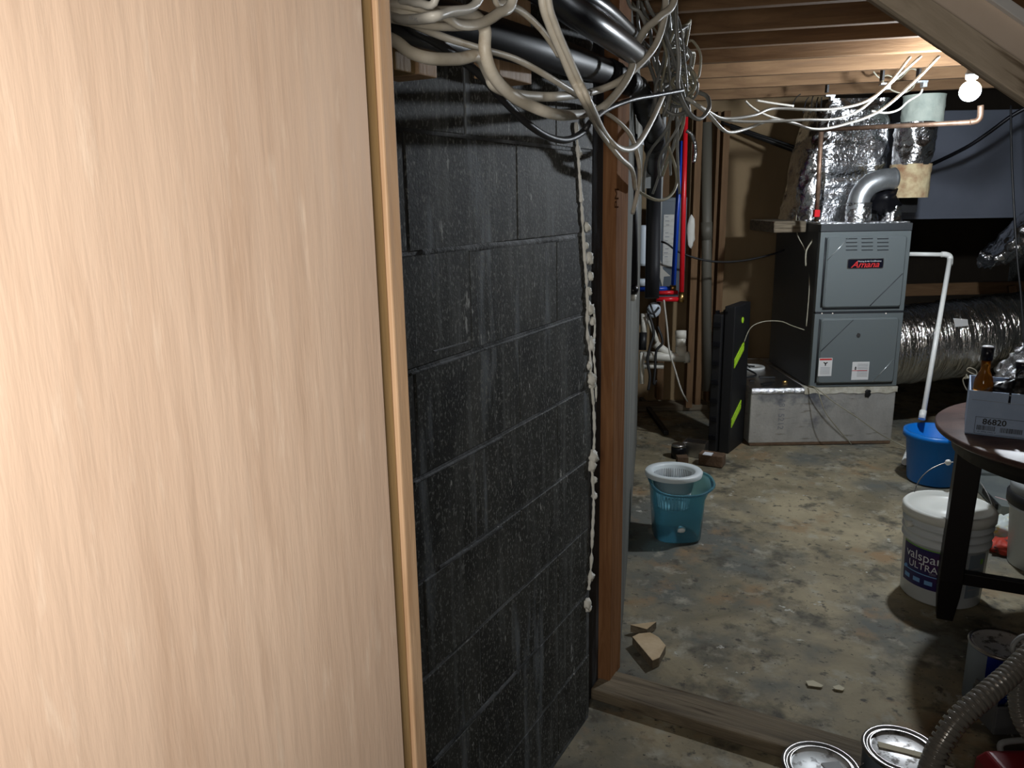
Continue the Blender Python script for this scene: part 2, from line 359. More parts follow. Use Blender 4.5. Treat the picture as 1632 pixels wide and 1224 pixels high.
# mop of mastic smears on the bed joints (raised render)
sm = MB()
for (x0, y0, x1, y1, ww) in ((672, 402, 916, 379, .016), (655, 596, 930, 504, .005), (660, 770, 800, 697, .006), (700, 905, 800, 840, .012), (760, 1140, 860, 1030, .014), (690, 1215, 790, 1105, .016), (690, 560, 745, 545, .004)):
    p = W(x0, y0, 0.0); q = W(x1, y1, 0.0); n = 14; top = []; bot = []
    for i in range(n + 1):
        t = i / n; c = p.lerp(q, t); hh = ww * (0.6 + 0.6 * noise.noise(Vector((x0, i * .9, 2)))) * 0.5 + .0015
        top.append(c + Z3 * hh + NW * 0.0005); bot.append(c - Z3 * hh + NW * 0.0005)
    ridge = [(a + b) / 2 + NW * 0.003 for a, b in zip(top, bot)]
    vs = top + ridge + bot; m = n + 1
    sm.add(vs, [(i, i + 1, m + i + 1, m + i) for i in range(n)] + [(m + i, m + i + 1, 2 * m + i + 1, 2 * m + i) for i in range(n)], True)
sm.build('joint_smear', 'mortar_paint', wl)

# plywood partition on the near left
wn = sempty('wall_left_near', 'pale plywood faced stud partition close to the camera')
def PF(s, o, z): return DW * s + NW * (-0.5 + o) + Vector((0, 0, z))
MB().prism([PF(-1.8, 0, 0), PF(0.629, 0, 0), PF(0.629, 0, 2.34), PF(-1.8, 0, 2.34)], -NW * 0.006).build('plywood_sheet', 'luan', wn)
board('stud', PF(0.6295 + .012, -0.047, 0), PF(0.6295 + .012, -0.047, 2.09), 0.082, 0.024, 'pine_gold', wn, up=DW)
board('stud', PF(0.654 + .011, -0.042, 0), PF(0.654 + .011, -0.042, 2.09), 0.082, 0.022, 'pine', wn, up=DW)
for s in (0.2, -0.2, -0.6, -1.0):
    board('stud', PF(s, -0.047, 0), PF(s, -0.047, 2.09), 0.080, 0.038, 'pine', wn, up=DW)
MB().prism([PF(-1.8, -.09, 0), PF(0.60, -.09, 0), PF(0.60, -.09, 2.34), PF(-1.8, -.09, 2.34)], -NW * 0.006).build('back_sheet', 'back_ply', wn)

# far left wall, whitewashed
a0 = Vector((0.345, 2.33, 0)); a1 = Vector((0.790, 4.75, 0)); dn = Vector((-(a1 - a0).y, (a1 - a0).x, 0)).normalized()
struct(MB().prism([a0, a1, a1 + Z3 * 2.06, a0 + Z3 * 2.06], dn * 0.12).build('wall_left_far', 'grey_streak'), 'grey streaked wall beyond the wooden post')
# back and right walls
struct(MB().prism([Vector((-1.0, 6.75, 0)), Vector((4.4, 6.75, 0)), Vector((4.4, 6.75, 2.34)), Vector((-1.0, 6.75, 2.34))], (0, .05, 0)).build('wall_back', 'back_shaded'), 'brown plywood wall behind the furnace, shade put into its colour')
struct(MB().box((1.45, 5.84, 1.15), (1.66, .03, 2.34)).build('wall_back_left', 'back_ply'), 'brown plywood wall between the stud frame and the furnace')
struct(MB().box((4.35, 2.6, 1.2), (.08, 8.4, 2.4)).build('wall_right', 'block_paint'), 'dark wall on the right')
struct(MB().box((1.1, -1.75, 1.2), (6.6, .08, 2.4)).build('wall_behind', 'block_paint'), 'wall behind the camera')
struct(MB().box((-2.15, 2.5, 1.2), (.08, 8.5, 2.4)).build('wall_far_left', 'block_paint'), 'outer wall on the left')

# ceiling: subfloor and joists
ce = sempty('ceiling', 'open joist ceiling under the subfloor')
MB().box((1.1, 2.5, 2.356), (6.7, 8.7, 0.02)).build('subfloor', 'subfloor', ce)
JZ = 2.10
for (px, py) in ((1232, -18), (1232, 8), (1232, 46), (1232, 71), (1232, 95), (1232, 119), (1232, 138), (1232, 155)):
    p = FZ(px, py, JZ)
    t0 = -1.0; t1 = 2.6
    c0 = p + NU * t0; c1 = p + NU * t1
    up2 = Z3
    jo = board('joist', Vector((c0.x, c0.y, JZ + .1225)) + DU * .019, Vector((c1.x, c1.y, JZ + .1225)) + DU * .019, 0.038, 0.243, 'joist_wood', ce)
for k in range(5):
    p = FZ(1232, -18, JZ) - DU * (0.42 * (k + 1))
    c0 = p - NU * (1.0 if k < 4 else 1.0); c1 = p + NU * 3.0
    board('joist', Vector((c0.x, c0.y, JZ + .1225)), Vector((c1.x, c1.y, JZ + .1225)), 0.038, 0.245, 'joist_wood', ce)
# metal angle clips under the last joists
for (px, py) in ((1318, 142), (1406, 122), (1464, 118)):
    c = FZ(px, py, JZ - .02)
    cl = thing('joist_clip', {1318: 'dark wire clip on the last joist, leftmost of three', 1406: 'dark wire clip with cables, middle of three on the joists', 1464: 'dark wire clip beside the pale flue wrap, right of three'}[px], 'clip', c)
    MB().box(c + Z3 * .012, (.010, .03, .06)).build('strap', 'black_rubber', cl)
    MB().box(c + Vector((.018, 0, -.035)), (.05, .03, .008)).box(c + Vector((.03, 0, -.05)), (.02, .03, .02)).build('tab', 'galv', cl)

# post and sill
tp = sempty('trim_1', 'reddish brown worn wooden door post at the end of the block wall')
pc0 = WF(2.070 + .045, -0.008 + .0, 0.035)
board('post_board', WF(2.045 + .0475, -0.0185, 0.03), WF(2.045 + .0475, -0.0185, 2.09), 0.055, 0.095, 'red_wood', tp, up=DW, bevel=.004)
def onpost(px, py):
    d = ray(px, py); k = (2.0442 - EYE.dot(DW)) / d.dot(DW); return EYE + d * k
c_ = W(983, 316, 0.0096)
text_mb('PM', 0.044, c_, Z3, -DW, 0.0004).build('stamped_letters', 'stamp', tp)
ts = sempty('trim_2', 'weathered grey sill plank across the floor opening')
board('sill_board', WF(2.045, -0.03, 0.018), WF(2.045, 2.4, 0.018), 0.125, 0.04, 'grey_wood', ts, bevel=.006)
# foam bead
fb = thing('expanding_foam', 'lumpy white expanding foam bead running down the block wall end', 'foam', WF(1.86, 0, 0.5))
mb = MB()
pts = [(918, 195), (921, 240), (925, 300), (928, 345), (931, 400), (934, 440), (936, 480), (936, 530), (940, 560), (942, 605), (946, 650), (947, 700), (944, 750), (946, 800), (944, 850), (942, 900), (938, 940)]
mb.tube([W(x, y, 0.004) for x, y in pts], .006, n=8, sub=12, rf=lambda L, t: .0040 + .0050 * noise.noise(Vector((L * 38, 1, 0))) + .002 * noise.noise(Vector((L * 90, 4, 0))))
mb.build('bead', 'foam', fb)
mb = MB()
for i, (x, y, r) in enumerate([(935, 362, 6), (933, 392, 5), (938, 412, 8), (940, 440, 6), (937, 465, 6), (939, 492, 8), (944, 512, 5), (941, 548, 8), (938, 583, 5), (941, 604, 9), (943, 612, 6), (944, 728, 9), (943, 742, 8), (947, 765, 5), (947, 790, 5), (941, 918, 6), (935, 962, 7), (937, 968, 6), (922, 245, 5), (926, 318, 4)]):
    p = W(x, y, 0.003); rr = r / FPX * (p - EYE).length
    MB().blob(p, rr, seed=i * 3.3, n=7, amp=.55, sc=4.0, squash=(1, 1, 1.25)).build('blob', 'foam', fb)
mb.tube([W(x, y, 0.004) for x, y in [(946, 492), (948, 520), (946, 560), (949, 600), (950, 640)]], .004, n=7, sub=8, rf=lambda L, t: .0028 + .003 * noise.noise(Vector((L * 60, 7, 0))))
mb.build('side_bead', 'foam', fb)
# wood blocks on the wall top
def wallblock(x0, x1, yb, yt, dep, label, two):
    a = W(x0, yb, dep); b = W(x1, yb, dep); z0 = W((x0 + x1) / 2, yb, dep).z; z1 = 2.10 if yt < 5 else W((x0 + x1) / 2, yt, dep).z
    sa = a.dot(DW); sb = b.dot(DW)
    th = thing('nailer_block', label, 'wood block', WF((sa + sb) / 2, dep / 2, z0))
    n = 2 if two else 1
    for i in range(n):
        u0 = sa + (sb - sa) * i / n; u1 = sa + (sb - sa) * (i + 1) / n
        board('lumber', WF((u0 + u1) / 2, dep / 2 + .001 + .004 * i, z0), WF((u0 + u1) / 2, dep / 2 + .001 + .004 * i, z1), u1 - u0 - .001, dep, 'pine_gold' if i == 0 and two else 'pine', th, up=NW)
wallblock(629, 693, 118, 50, 0.075, 'short doubled pine block fixed to block wall beside plywood partition', True)
wallblock(795, 847, 128, 0, 0.055, 'pine block on the block wall behind the black drain pipe', False)

# ------------------------------------------------------------------ light bulb
lb = thing('light_bulb', 'glowing round white bulb hanging under the joists', 'light bulb', BULB + Z3 * .1)
MB().blob(BULB, 0.040, n=10, amp=0, squash=(1, 1, 1.0)).build('globe', 'bulb_glow', lb)
MB().lathe([(0.001, .115), (.02, .115), (.022, .075), (.026, .07), (.022, .046), (.012, .042)], 20, BULB).build('socket', 'socket', lb)
MB().tube([BULB + Z3 * .11, BULB + Vector((.01, .02, .15)), BULB + Vector((-.01, .03, .18))], .004).build('cord', 'black_rubber', lb)

# ------------------------------------------------------------------ staircase
st = thing('staircase', 'underside of the wooden stairs crossing the upper right corner', 'stairs', (3.5, 1.95, 0))
l0 = AY(1372, 0, 1.9); l1 = AY(1632, 176, 1.9); u0 = AY(1487, 0, 1.9); u1 = AY(1632, 93, 1.9)
sd = (l1 - l0).normalized(); up_n = Vector((-sd.z, 0, sd.x)); up_n = up_n if up_n.z > 0 else -up_n
wd = (u0 - l0).dot(up_n)
def SL(t, h, y): 
    q = l0 + sd * t + up_n * h; return Vector((q.x, y, q.z))
T0 = -0.55; T1 = (0.03 - l0.z) / sd.z
def sboard(name, t0, t1, h0, h1, y0, y1, m):
    yc = (y0 + y1) / 2
    return board(name, SL(t0, (h0 + h1) / 2, yc), SL(t1, (h0 + h1) / 2, yc), abs(y1 - y0), h1 - h0, m, st, up=up_n)
sboard('stringer', T0, T1 - wd * 1.0, 0.020, wd, 1.90, 1.938, 'stringer_wood')
sboard('ledger_strip', T0, T1 - .4, 0.026, 0.045, 1.938, 1.95, 'joist_wood')
sboard('skirt_board', T0, T1 - .6, wd * .8, wd * 2.05, 1.942, 1.955, 'drywall')
sboard('trim_strip', T0, T1 - .8, wd * 1.96, wd * 2.25, 1.925, 1.942, 'white_paint')
# ------------------------------------------------------------------ black drain pipes over the wall
dp = thing('drain_pipe', 'thick matte black plastic drain pipe running above the block wall', 'pipe', W(870, 85, .12))
axis = [W(330, -85, .05), W(560, -12, .075), W(700, 32, .095), W(870, 84, .105), P(960, 113, 1.97), P(1008, 135, 2.06)]
MB().tube(axis, .0325, n=20, sub=4).build('pipe_run', 'abs_pipe', dp)
MB().tube([P(1000, 130, 2.34), P(1014, 140, 2.50), P(1024, 158, 2.62), P(1032, 180, 2.75), P(1042, 205, 2.95), P(1044, 235, 3.1)], .034, n=20, sub=5, rf=lambda L, t: .034 + .008 * t + .003 * math.sin(L * 120)).build('rubber_elbow', 'black_rubber', dp)
p = P(980, 121.5, 2.01); q = P(968, 116, 1.98); MB().tube([q, p], .036, n=20, sub=1).build('coupling', 'abs_pipe', dp)
MB().tube([P(1043, 225, 3.0), P(1042, 300, 3.85), P(1039, 475, 3.95)], .036, n=20, sub=3).build('down_pipe', 'abs_pipe', dp)
ip = thing('taped_pipe', 'glossy black taped pipe above and behind the matte black drain pipe', 'pipe', W(930, 30, .1))
MB().tube([W(600, -160, .2), W(840, -34, .2), W(900, 8, .2), W(960, 48, .2), P(1020, 92, 2.0)], .023, n=16, sub=4, rf=lambda L, t: .026 + .0015 * noise.noise(Vector((L * 40, 0, 0)))).build('pipe_run', 'black_gloss', ip)
MB().tube([W(640, -160, .2), W(880, -35, .2), W(960, 12, .2), P(1010, 58, 2.0)], .017, n=14, sub=4).build('insulation_sleeve', 'black_gloss', ip)
hp = thing('black_hose', 'black insulated hose lying behind the white cables beside the plywood', 'hose', W(690, 62, .09))
MB().tube([W(560, 16, .12), W(600, 34, .14), W(650, 52, .14), W(700, 66, .12), W(760, 80, .09), W(800, 78, .06)], .015, n=12).build('hose_run', 'black_rubber', hp)

# ------------------------------------------------------------------ cables
def cable(label, pts, r, m, flat=1.0, group=None, name='cable', n=8, cat='cable'):
    pts = list(pts)
    if pts[0][2] == 'w' and pts[0][0] < 630: pts = [(pts[0][0] - 110, pts[0][1] - 12, 'w', .12)] + pts     # runs on behind the partition
    if pts[0][1] < 0: pts = [(pts[0][0] - 4, pts[0][1] - 130, pts[0][2], pts[0][3])] + pts                  # runs on up between the joists
    if pts[-1][1] < 0: pts = pts + [(pts[-1][0] + 4, pts[-1][1] - 130, pts[-1][2], pts[-1][3])]
    """pts: (x, y, kind, value)  kind w = offset from block wall, d = depth"""
    q = [W(p[0], p[1], p[3]) if p[2] == 'w' else P(p[0], p[1], p[3]) for p in pts]
    c = q[0]
    o = MB().tube(q, r, n=n, sub=6, flat=flat).build(name, m)
    return tag(o, label, cat, group)
def ww(pts, o): return [(x, y, 'w', o if x > 690 else min(o, .16) + (o - min(o, .16)) * max(0, (x - 622) / 68)) for x, y in pts]
def dd(pts, d0, d1=None):
    d1 = d1 or d0; n = max(len(pts) - 1, 1); return [(x, y, 'd', d0 + (d1 - d0) * i / n) for i, (x, y) in enumerate(pts)]
cable('thick dirty white cable looping down then curving right across the block wall', ww([(615, 22), (660, 24), (697, 22), (741, 22), (763, 32), (773, 49), (773, 81), (785, 118), (810, 147), (842, 167), (891, 183)], 0.21) + dd([(935, 180), (963, 169), (992, 137), (1007, 108), (1009, 86), (1027, 49), (1051, 27), (1076, -6)], 1.78, 1.95), .0095, 'cable_white')
cable('thick white cable leaving the partition below the black hose and sagging right', ww([(615, 60), (653, 83), (687, 93), (731, 94), (762, 90)], 0.19) + ww([(778, 118), (788, 137), (820, 150), (860, 154), (897, 153)], 0.17) + dd([(941, 147), (982, 132), (1017, 105), (1044, 73), (1058, 32), (1061, -8)], 1.80, 1.98), .0085, 'cable_white')
cable('flat pale cable dropping steeply from the top, left one of the pair', ww([(863, -8), (876, 42), (896, 88), (914, 130), (934, 167)], 0.25) + dd([(958, 213), (987, 250), (1007, 270), (1012, 300)], 1.80, 2.2), .0062, 'cable_white', 1.5)
cable('flat pale cable dropping steeply from the top, right one of the pair', ww([(873, -8), (886, 42), (906, 90), (924, 130), (942, 168)], 0.26) + dd([(962, 208), (982, 232), (1003, 238), (1020, 225), (1040, 190), (1057, 152)], 1.80, 2.3), .0056, 'cable_white', 1.5)
cable('thin beige cable running diagonally from the partition down to the post', ww([(645, 33), (707, 59), (768, 78), (830, 98), (909, 144)], 0.18) + dd([(943, 167), (982, 191), (1007, 220), (1019, 265), (1017, 300), (1008, 340)], 1.88, 2.3), .005, 'cable_white', 1.3)
cable('thin pale cable curving down from the top to join the steep pair', ww([(788, -6), (806, 6), (834, 20), (866, 51), (890, 88)], 0.20), .0048, 'cable_white', 1.3)
pc = cable('flat white cable with printed lettering beside the partition', ww([(612, 24), (640, 31), (663, 31), (690, 27), (712, 20), (763, -2)], 0.25), .0058, 'cable_bright', 1.5)
cable('white cable arching up over the printed one and out of the top', ww([(612, 3), (658, 10), (707, 25), (731, 39), (763, 38), (793, 22), (818, -4)], 0.22), .0055, 'cable_white', 1.4)
cable('short white cable crossing the very top beside the partition', ww([(618, 9), (645, 1), (668, 5), (695, -4)], 0.24), .005, 'cable_bright')
cable('white cable just under the printed one, bowing downward', ww([(612, 28), (655, 36), (700, 42), (740, 42), (765, 36)], 0.20), .0055, 'cable_white', 1.3)
cable('black cable sagging across the block wall below the white cables', ww([(625, 25), (660, 48), (692, 66), (732, 93), (768, 122), (805, 162), (842, 198), (874, 218), (903, 223), (928, 211), (944, 192)], 0.16) + dd([(968, 174), (1007, 159), (1045, 152), (1088, 144)], 1.9, 2.3), .0065, 'black_rubber')
cable('grey cable hanging straight down then hooking up to the right of the tangle', dd([(1076, -8), (1078, 49), (1082, 98), (1080, 135), (1088, 162), (1102, 184), (1117, 189), (1130, 172), (1127, 154), (1112, 147)], 2.3, 2.6), .007, 'cable_grey')
cable('thin cable making a wide open loop in front of the black down pipe', dd([(1004, 225), (1006, 280), (1015, 302), (1043, 318), (1063, 316), (1077, 298), (1077, 270), (1062, 220), (1068, 190)], 2.7, 2.9), .0055, 'cable_olive')
cable('grey cable arching from the top between the two black pipes', dd([(968, -8), (975, 20), (985, 45), (1000, 62), (1015, 68), (1030, 50), (1020, 20), (1000, -5)], 2.0), .005, 'cable_grey')
cable('pale cable hooking over the joist side right of the tangle', dd([(1098, 66), (1103, 65), (1112, 76), (1117, 92), (1114, 120), (1110, 124)], 2.55), .004, 'cable_olive')
cable('short grey cable coiled against the first joist end', dd([(1088, 70), (1094, 78), (1092, 88), (1085, 92)], 2.5), .004, 'cable_grey')
# the bundle of cables going right under the joists
cable('white cable from the tangle to the joist edge, uppermost of the bundle', dd([(1095, 157), (1127, 177), (1154, 189), (1200, 184), (1232, 167 + 6), (1293, 175), (1337, 173), (1379, 162), (1413, 137), (1450, 91)], 2.5, 3.35), .0055, 'cable_bright', 1.4)
cable('white cable dipping lowest of the bundle right of the tangle', dd([(1100, 160), (1127, 180), (1150, 205), (1165, 211), (1190, 205), (1232, 191), (1264, 196), (1298, 206), (1340, 200), (1400, 178), (1455, 132), (1496, 90)], 2.5, 3.35), .0055, 'cable_bright', 1.4)
cable('white cable of the bundle rising to the middle of the joist edge', dd([(1110, 168), (1150, 190), (1210, 194), (1281, 191), (1330, 190), (1369, 176), (1403, 147), (1467, 90)], 2.6, 3.35), .0052, 'cable_bright', 1.4)
cable('short white cable looping beside the pale flue wrap', dd([(1389, 177), (1412, 180), (1432, 175), (1447, 162), (1466, 150), (1470, 142)], 3.9), .0055, 'cable_bright')
cable('thin brown cable drooping between the two right joist clips', dd([(1392, 114), (1402, 124), (1415, 120), (1432, 126), (1450, 110), (1462, 112)], 4.0), .004, 'cable_olive')
cable('thin tan cable hanging in a short loop below the middle joist clip', dd([(1408, 116), (1408, 132), (1422, 144), (1440, 148), (1456, 138), (1460, 116)], 4.1), .004, 'cable_olive')
cable('white cable crossing from the joist end into the bundle', dd([(1188, 161), (1200, 172), (1222, 184), (1260, 195)], 3.6), .005, 'cable_bright')
cable('second short white cable from the joist toward the bundle', dd([(1205, 160), (1235, 165), (1265, 169)], 3.6), .005, 'cable_bright')
for i, (x, y, x2, y2) in enumerate([(1270, 150, 1260, 168), (1283, 155, 1280, 172), (1290, 153, 1292, 172), (1298, 155, 1300, 172), (1304, 155, 1308, 172)]):
    cable('thin dark wire hanging below the last joist left of the flue', dd([(x + 6, y), ((x + x2) / 2 + 3, (y + y2) / 2 - 2), (x2, y2 + 8)], 4.4), .003, 'black_rubber', group='thin dark wires below last joist')
# tangle strands: many, crossing one another
rt = random.Random(11)
TG = 'grey and tan cables knotted in the tangle above the post'
for i in range(52):
    k = [0, 1, 3, 0, 1, 0, 2, 3][i % 8]
    if k == 0:    # loops in the knot
        cx = rt.uniform(1072, 1104); cy = rt.uniform(85, 165); rr = rt.uniform(8, 24); a0_ = rt.uniform(0, 6.28); sq = rt.uniform(.6, 1.5)
        pts = [(cx + rr * math.cos(a0_ + a * .8), cy + rr * sq * math.sin(a0_ + a * .8)) for a in range(7)]
        q = dd(pts, rt.uniform(2.45, 2.6), rt.uniform(2.5, 2.75))
    elif k == 1:  # strands coming from the top
        x0 = rt.uniform(985, 1070); x1 = rt.uniform(1045, 1095)
        q = dd([(x0, -10), (x0 + (x1 - x0) * .3 + rt.uniform(-10, 10), 40), (x0 + (x1 - x0) * .7 + rt.uniform(-8, 8), 90), (x1, 140), (x1 + rt.uniform(-12, 10), 185)], rt.uniform(2.3, 2.5), rt.uniform(2.5, 2.8))
    elif k == 2:  # strands falling below
        x0 = rt.uniform(1060, 1100); x1 = rt.uniform(1030, 1085)
        q = dd([(x0, 120), (x0 + rt.uniform(-8, 8), 160), ((x0 + x1) / 2 + rt.uniform(-8, 10), 205), (x1, 250), (x1 + rt.uniform(-20, 5), rt.uniform(275, 310))], 2.6, rt.uniform(2.8, 3.2))
    else:
        x0 = rt.uniform(1048, 1085); y0 = rt.uniform(40, 150); l = rt.uniform(25, 60); an = rt.uniform(-.6, 1.4)
        q = dd([(x0, y0), (x0 + l * .4 * math.cos(an) + 5, y0 + l * .4 * math.sin(an) - 6), (x0 + l * .6 * math.cos(an), y0 + l * .8 * math.sin(an)), (x0 + l * .6 * math.cos(an) - 12, y0 + l)], 2.5, 2.65)
    cm = rt.choice(['cable_grey', 'cable_grey', 'cable_olive']); cn = {'cable_grey': 'grey', 'cable_olive': 'tan'}[cm]
    gl = ['%s cable coiled into a small loop in the tangle above the post', '%s cable coming down from the top into the tangle above the post', '%s cable falling out below the tangle beside the black pipe', 'short bent %s cable inside the tangle above the post'][k] % cn
    cable(gl, q, rt.choice([.0035, .0045, .005, .006]), cm, rt.choice([1, 1.4]), group=gl.replace(' cable ', ' cables ', 1))
# right side cables
cable('black cable rising in front of the grey duct to the right edge', [(1455, 272, 'd', 5.0), (1480, 264, 'd', 4.9), (1538, 236, 'd', 4.7), (1575, 212, 'd', 4.6), (1615, 183, 'd', 4.5), (1660, 160, 'd', 4.4)], .012, 'black_gloss')
cable('thin black cable hanging straight down near the right edge', dd([(1611, 168), (1612, 240), (1616, 330), (1622, 420), (1628, 480), (1636, 600)], 4.5), .006, 'black_rubber')
cable('black cable crossing in front of the foil wrapped box', dd([(1150, 195), (1200, 212), (1260, 232), (1310, 251), (1350, 268), (1392, 279)], 5.3, 4.9), .009, 'black_rubber')
cable('thick black cable slanting behind the stud frame toward the foil', dd([(1160, 200), (1210, 218), (1270, 240)], 5.5, 5.4), .02, 'black_rubber')
cable('thin black cable sagging from the electrical panel to the furnace side', dd([(1048, 384), (1062, 388), (1085, 403), (1130, 416), (1180, 416), (1235, 404), (1262, 392)], 5.0, 5.2), .0065, 'black_rubber')
cable('thin pale wire arching from the black folded table to the furnace', dd([(1186, 545), (1196, 523), (1215, 513), (1243, 512), (1262, 519), (1282, 526)], 4.7, 4.75), .003, 'cable_olive')
cable('pair of thin wires running down the left edge of the furnace', dd([(1298, 230), (1272, 330), (1270, 370), (1282, 396), (1288, 420), (1290, 455), (1285, 520)], 4.9, 4.72), .0035, 'cable_olive')
cable('thin wire from the small foil loop down to the furnace corner', dd([(1302, 352), (1296, 380), (1285, 400), (1284, 424)], 4.7), .005, 'cable_olive')
cable('thin brown wire hanging over the plenum front to the floor, longer one', [(1288, 616, 'd', 4.78), (1300, 618, 'd', 4.72), (1328, 640, 'd', 4.70), (1370, 668, 'd', 4.70), (1400, 690, 'd', 4.72), (1432, 707, 'd', 4.76), (1462, 722, 'd', 4.66)], .0035, 'cable_olive')
cable('thin brown wire hanging over the plenum front to the floor, shorter one', [(1292, 617, 'd', 4.76), (1303, 624, 'd', 4.70), (1315, 656, 'd', 4.70), (1336, 684, 'd', 4.72), (1357, 708, 'd', 4.76)], .003, 'cable_olive')

# ------------------------------------------------------------------ utility corner beyond the grey wall
def pipe(name, pts, r, m, parent, n=14, sub=1, bev=None): return MB().tube(pts, r, n=n, sub=sub).build(name, m, parent)
gp = thing('black_riser', 'short black vertical pipe with a cut end beside the grey wall', 'pipe', P(1010, 400, 3.9))
pipe('pipe_run', [P(1009, 215, 2.9), P(1009, 455, 2.9)], .017, 'abs_pipe', gp)
MB().blob(P(1009, 462, 2.9), .020, seed=2, n=6, amp=.2).build('end_cap', 'black_gloss', gp)
MB().blob(P(1009, 474, 2.9), .012, seed=5, n=6, amp=.5).build('foam_dab', 'foam', gp)
ep = thing('electrical_panel', 'slate grey electrical panel with a long paper list on it', 'electrical panel', AY(1062, 475, 5.35))
tl = AY(1046, 315, 5.35); br = AY(1090, 475, 5.35)
MB().box(((tl.x + br.x) / 2, 5.39, (tl.z + br.z) / 2), (br.x - tl.x, .09, tl.z - br.z)).build('cabinet', 'panel_grey', ep, bevel=.004)
MB().box((1.10, 5.5, 1.15), (.22, .13, .10)).build('mounting_rail', 'joist_wood', ep)
tl2 = AY(1046, 315, 5.33); MB().box(((tl.x + br.x) / 2 - .01, 5.338, (tl.z + br.z) / 2), (br.x - tl.x - .05, .012, tl.z - br.z - .05)).build('door', 'panel_grey', ep, bevel=.003)
pl = AY(1058, 342, 5.33); pr_ = AY(1072, 425, 5.33)
pp = MB().box(((pl.x + pr_.x) / 2, 5.329, (pl.z + pr_.z) / 2), (pr_.x - pl.x, .003, pl.z - pr_.z)).build('paper_list', 'paper', ep)
mb = MB()
for i in range(12):
    z = pl.z - .015 - i * (pl.z - pr_.z - .03) / 12
    if i % 4 != 3: mb.box((pl.x + .02 + .003 * (i % 3), 5.327, z), (.022 + .006 * (i % 2), .001, .005))
mb.build('handwriting', 'ink_grey', pp)
rx = thing('red_water_pipe', 'red plastic water pipe dropping from the cable tangle', 'pipe', P(1088, 350, 4.85))
pipe('pipe_run', [P(1093, 175, 4.7), P(1090, 300, 4.78), P(1086, 472, 4.85)], .0155, 'red_pex', rx)
pipe('cross_branch', [P(1046, 477, 4.85), P(1084, 477, 4.85)], .0155, 'red_pex', rx)
pipe('cross_branch', [P(1046, 467, 4.9), P(1080, 466, 4.9)], .013, 'red_pex', rx)
MB().tube([P(1086, 466, 4.84), P(1086, 482, 4.84)], .019, sub=1).tube([P(1082, 477, 4.84), P(1090, 477, 4.84)], .017, sub=1).build('brass_fitting', 'brass', rx)
bx_ = thing('blue_water_pipe', 'blue plastic water pipe left of the red one', 'pipe', P(1078, 350, 4.95))
pipe('pipe_run', [P(1086, 225, 4.8), P(1080, 330, 4.88), P(1073, 458, 4.95)], .0155, 'blue_pex', bx_)
pipe('cross_branch', [P(1019, 461, 4.98), P(1072, 460, 4.95)], .0155, 'blue_pex', bx_)
MB().tube([P(1068, 459, 4.93), P(1077, 459, 4.93)], .018, sub=1).build('brass_fitting', 'brass', bx_)
pex2 = thing('grey_water_pipe', 'slim grey pipe falling between the black down pipe and the cables', 'pipe', P(1056, 300, 4.5))
pipe('pipe_run', [P(1063, 115, 4.3), P(1058, 195, 4.35), P(1053, 300, 4.5), P(1048, 461, 4.94)], .012, 'plastic_grey', pex2)
wf = thing('water_filter', 'pale vertical filter canister behind the black down pipe', 'water filter', P(1025, 420, 4.7))
c = P(1025, 410, 4.7); MB().lathe([(.001, -.05), (.028, -.05), (.03, -.03), (.03, .17), (.024, .19), (.001, .19)], 18, c).build('canister', 'filter_white', wf)
MB().lathe([(.001, .0), (.036, .0), (.036, .04), (.001, .04)], 18, c - Z3 * .17).build('cap', 'filter_white', wf)
wp = thing('plastic_wrap', 'torn white plastic wrap hanging on the panel beside the blue pipe', 'plastic wrap', AY(1055, 440, 5.325))
MB().prism([AY(1047, 405, 5.325), AY(1053, 415, 5.325), AY(1057, 430, 5.325), (AY(1068, 440, 5.325)), AY(1058, 441, 5.325), AY(1056, 458, 5.325), AY(1051, 440, 5.325), AY(1048, 452, 5.325), AY(1046, 430, 5.325)], (0, .006, .003)).build('sheet', 'cable_bright', wp)
bg = thing('blue_gauge', 'round pale blue gauge body with black handle below the pipes', 'valve', P(1040, 494, 4.9))
MB().blob(P(1042, 494, 4.9), .045, n=8, amp=.05, squash=(1, .5, 1.1)).build('dial', 'filter_white', bg)
MB().tube([P(1032, 492, 4.8), P(1040, 500, 4.8), P(1050, 490, 4.8)], .007).tube([P(1036, 484, 4.8), P(1044, 506, 4.8)], .006, sub=1).build('handle', 'black_rubber', bg)
gd = thing('gauge_plate', 'pale blue metal plate under the black elbow', 'plate', P(1028, 228, 3.6))
MB().prism([P(1021, 230, 3.6), P(1024, 220, 3.6), (P(1038, 224, 3.6)), P(1038, 233, 3.6)], (0, .02, 0)).build('plate', 'filter_white', gd)
MB().prism([P(1029, 255, 3.6), P(1038, 256, 3.6), P(1037, 300, 3.6), P(1028, 300, 3.6)], (0, .02, 0)).build('bracket', 'plastic_grey', gd)
# drain assembly
dr = thing('drain_assembly', 'cream plastic drain pipe with capped riser and wye', 'pipe', P(1060, 569, 4.95))
Y0 = 4.95
pipe('main_pipe', [P(1020, 567, Y0), P(1094, 570, Y0)], .030, 'pvc', dr, n=18)
MB().tube([P(1090, 570, Y0), P(1098, 569, Y0)], .036, n=18, sub=1).build('end_hub', 'pvc', dr)
MB().tube([P(1085, 568, Y0), P(1085, 552, Y0)], .036, n=18, sub=1).build('elbow_hub', 'pvc', dr)
MB().tube([P(1085, 560, Y0), P(1085, 530, Y0)], .032, n=18, sub=1).build('riser', 'pvc', dr)
MB().tube([P(1085, 540, Y0), P(1085, 527, Y0)], .035, n=18, sub=1).build('riser_cap', 'pvc', dr)
MB().tube([P(1068, 566, Y0), P(1044, 548, Y0)], .026, n=16, sub=1).build('wye_branch', 'pvc', dr)
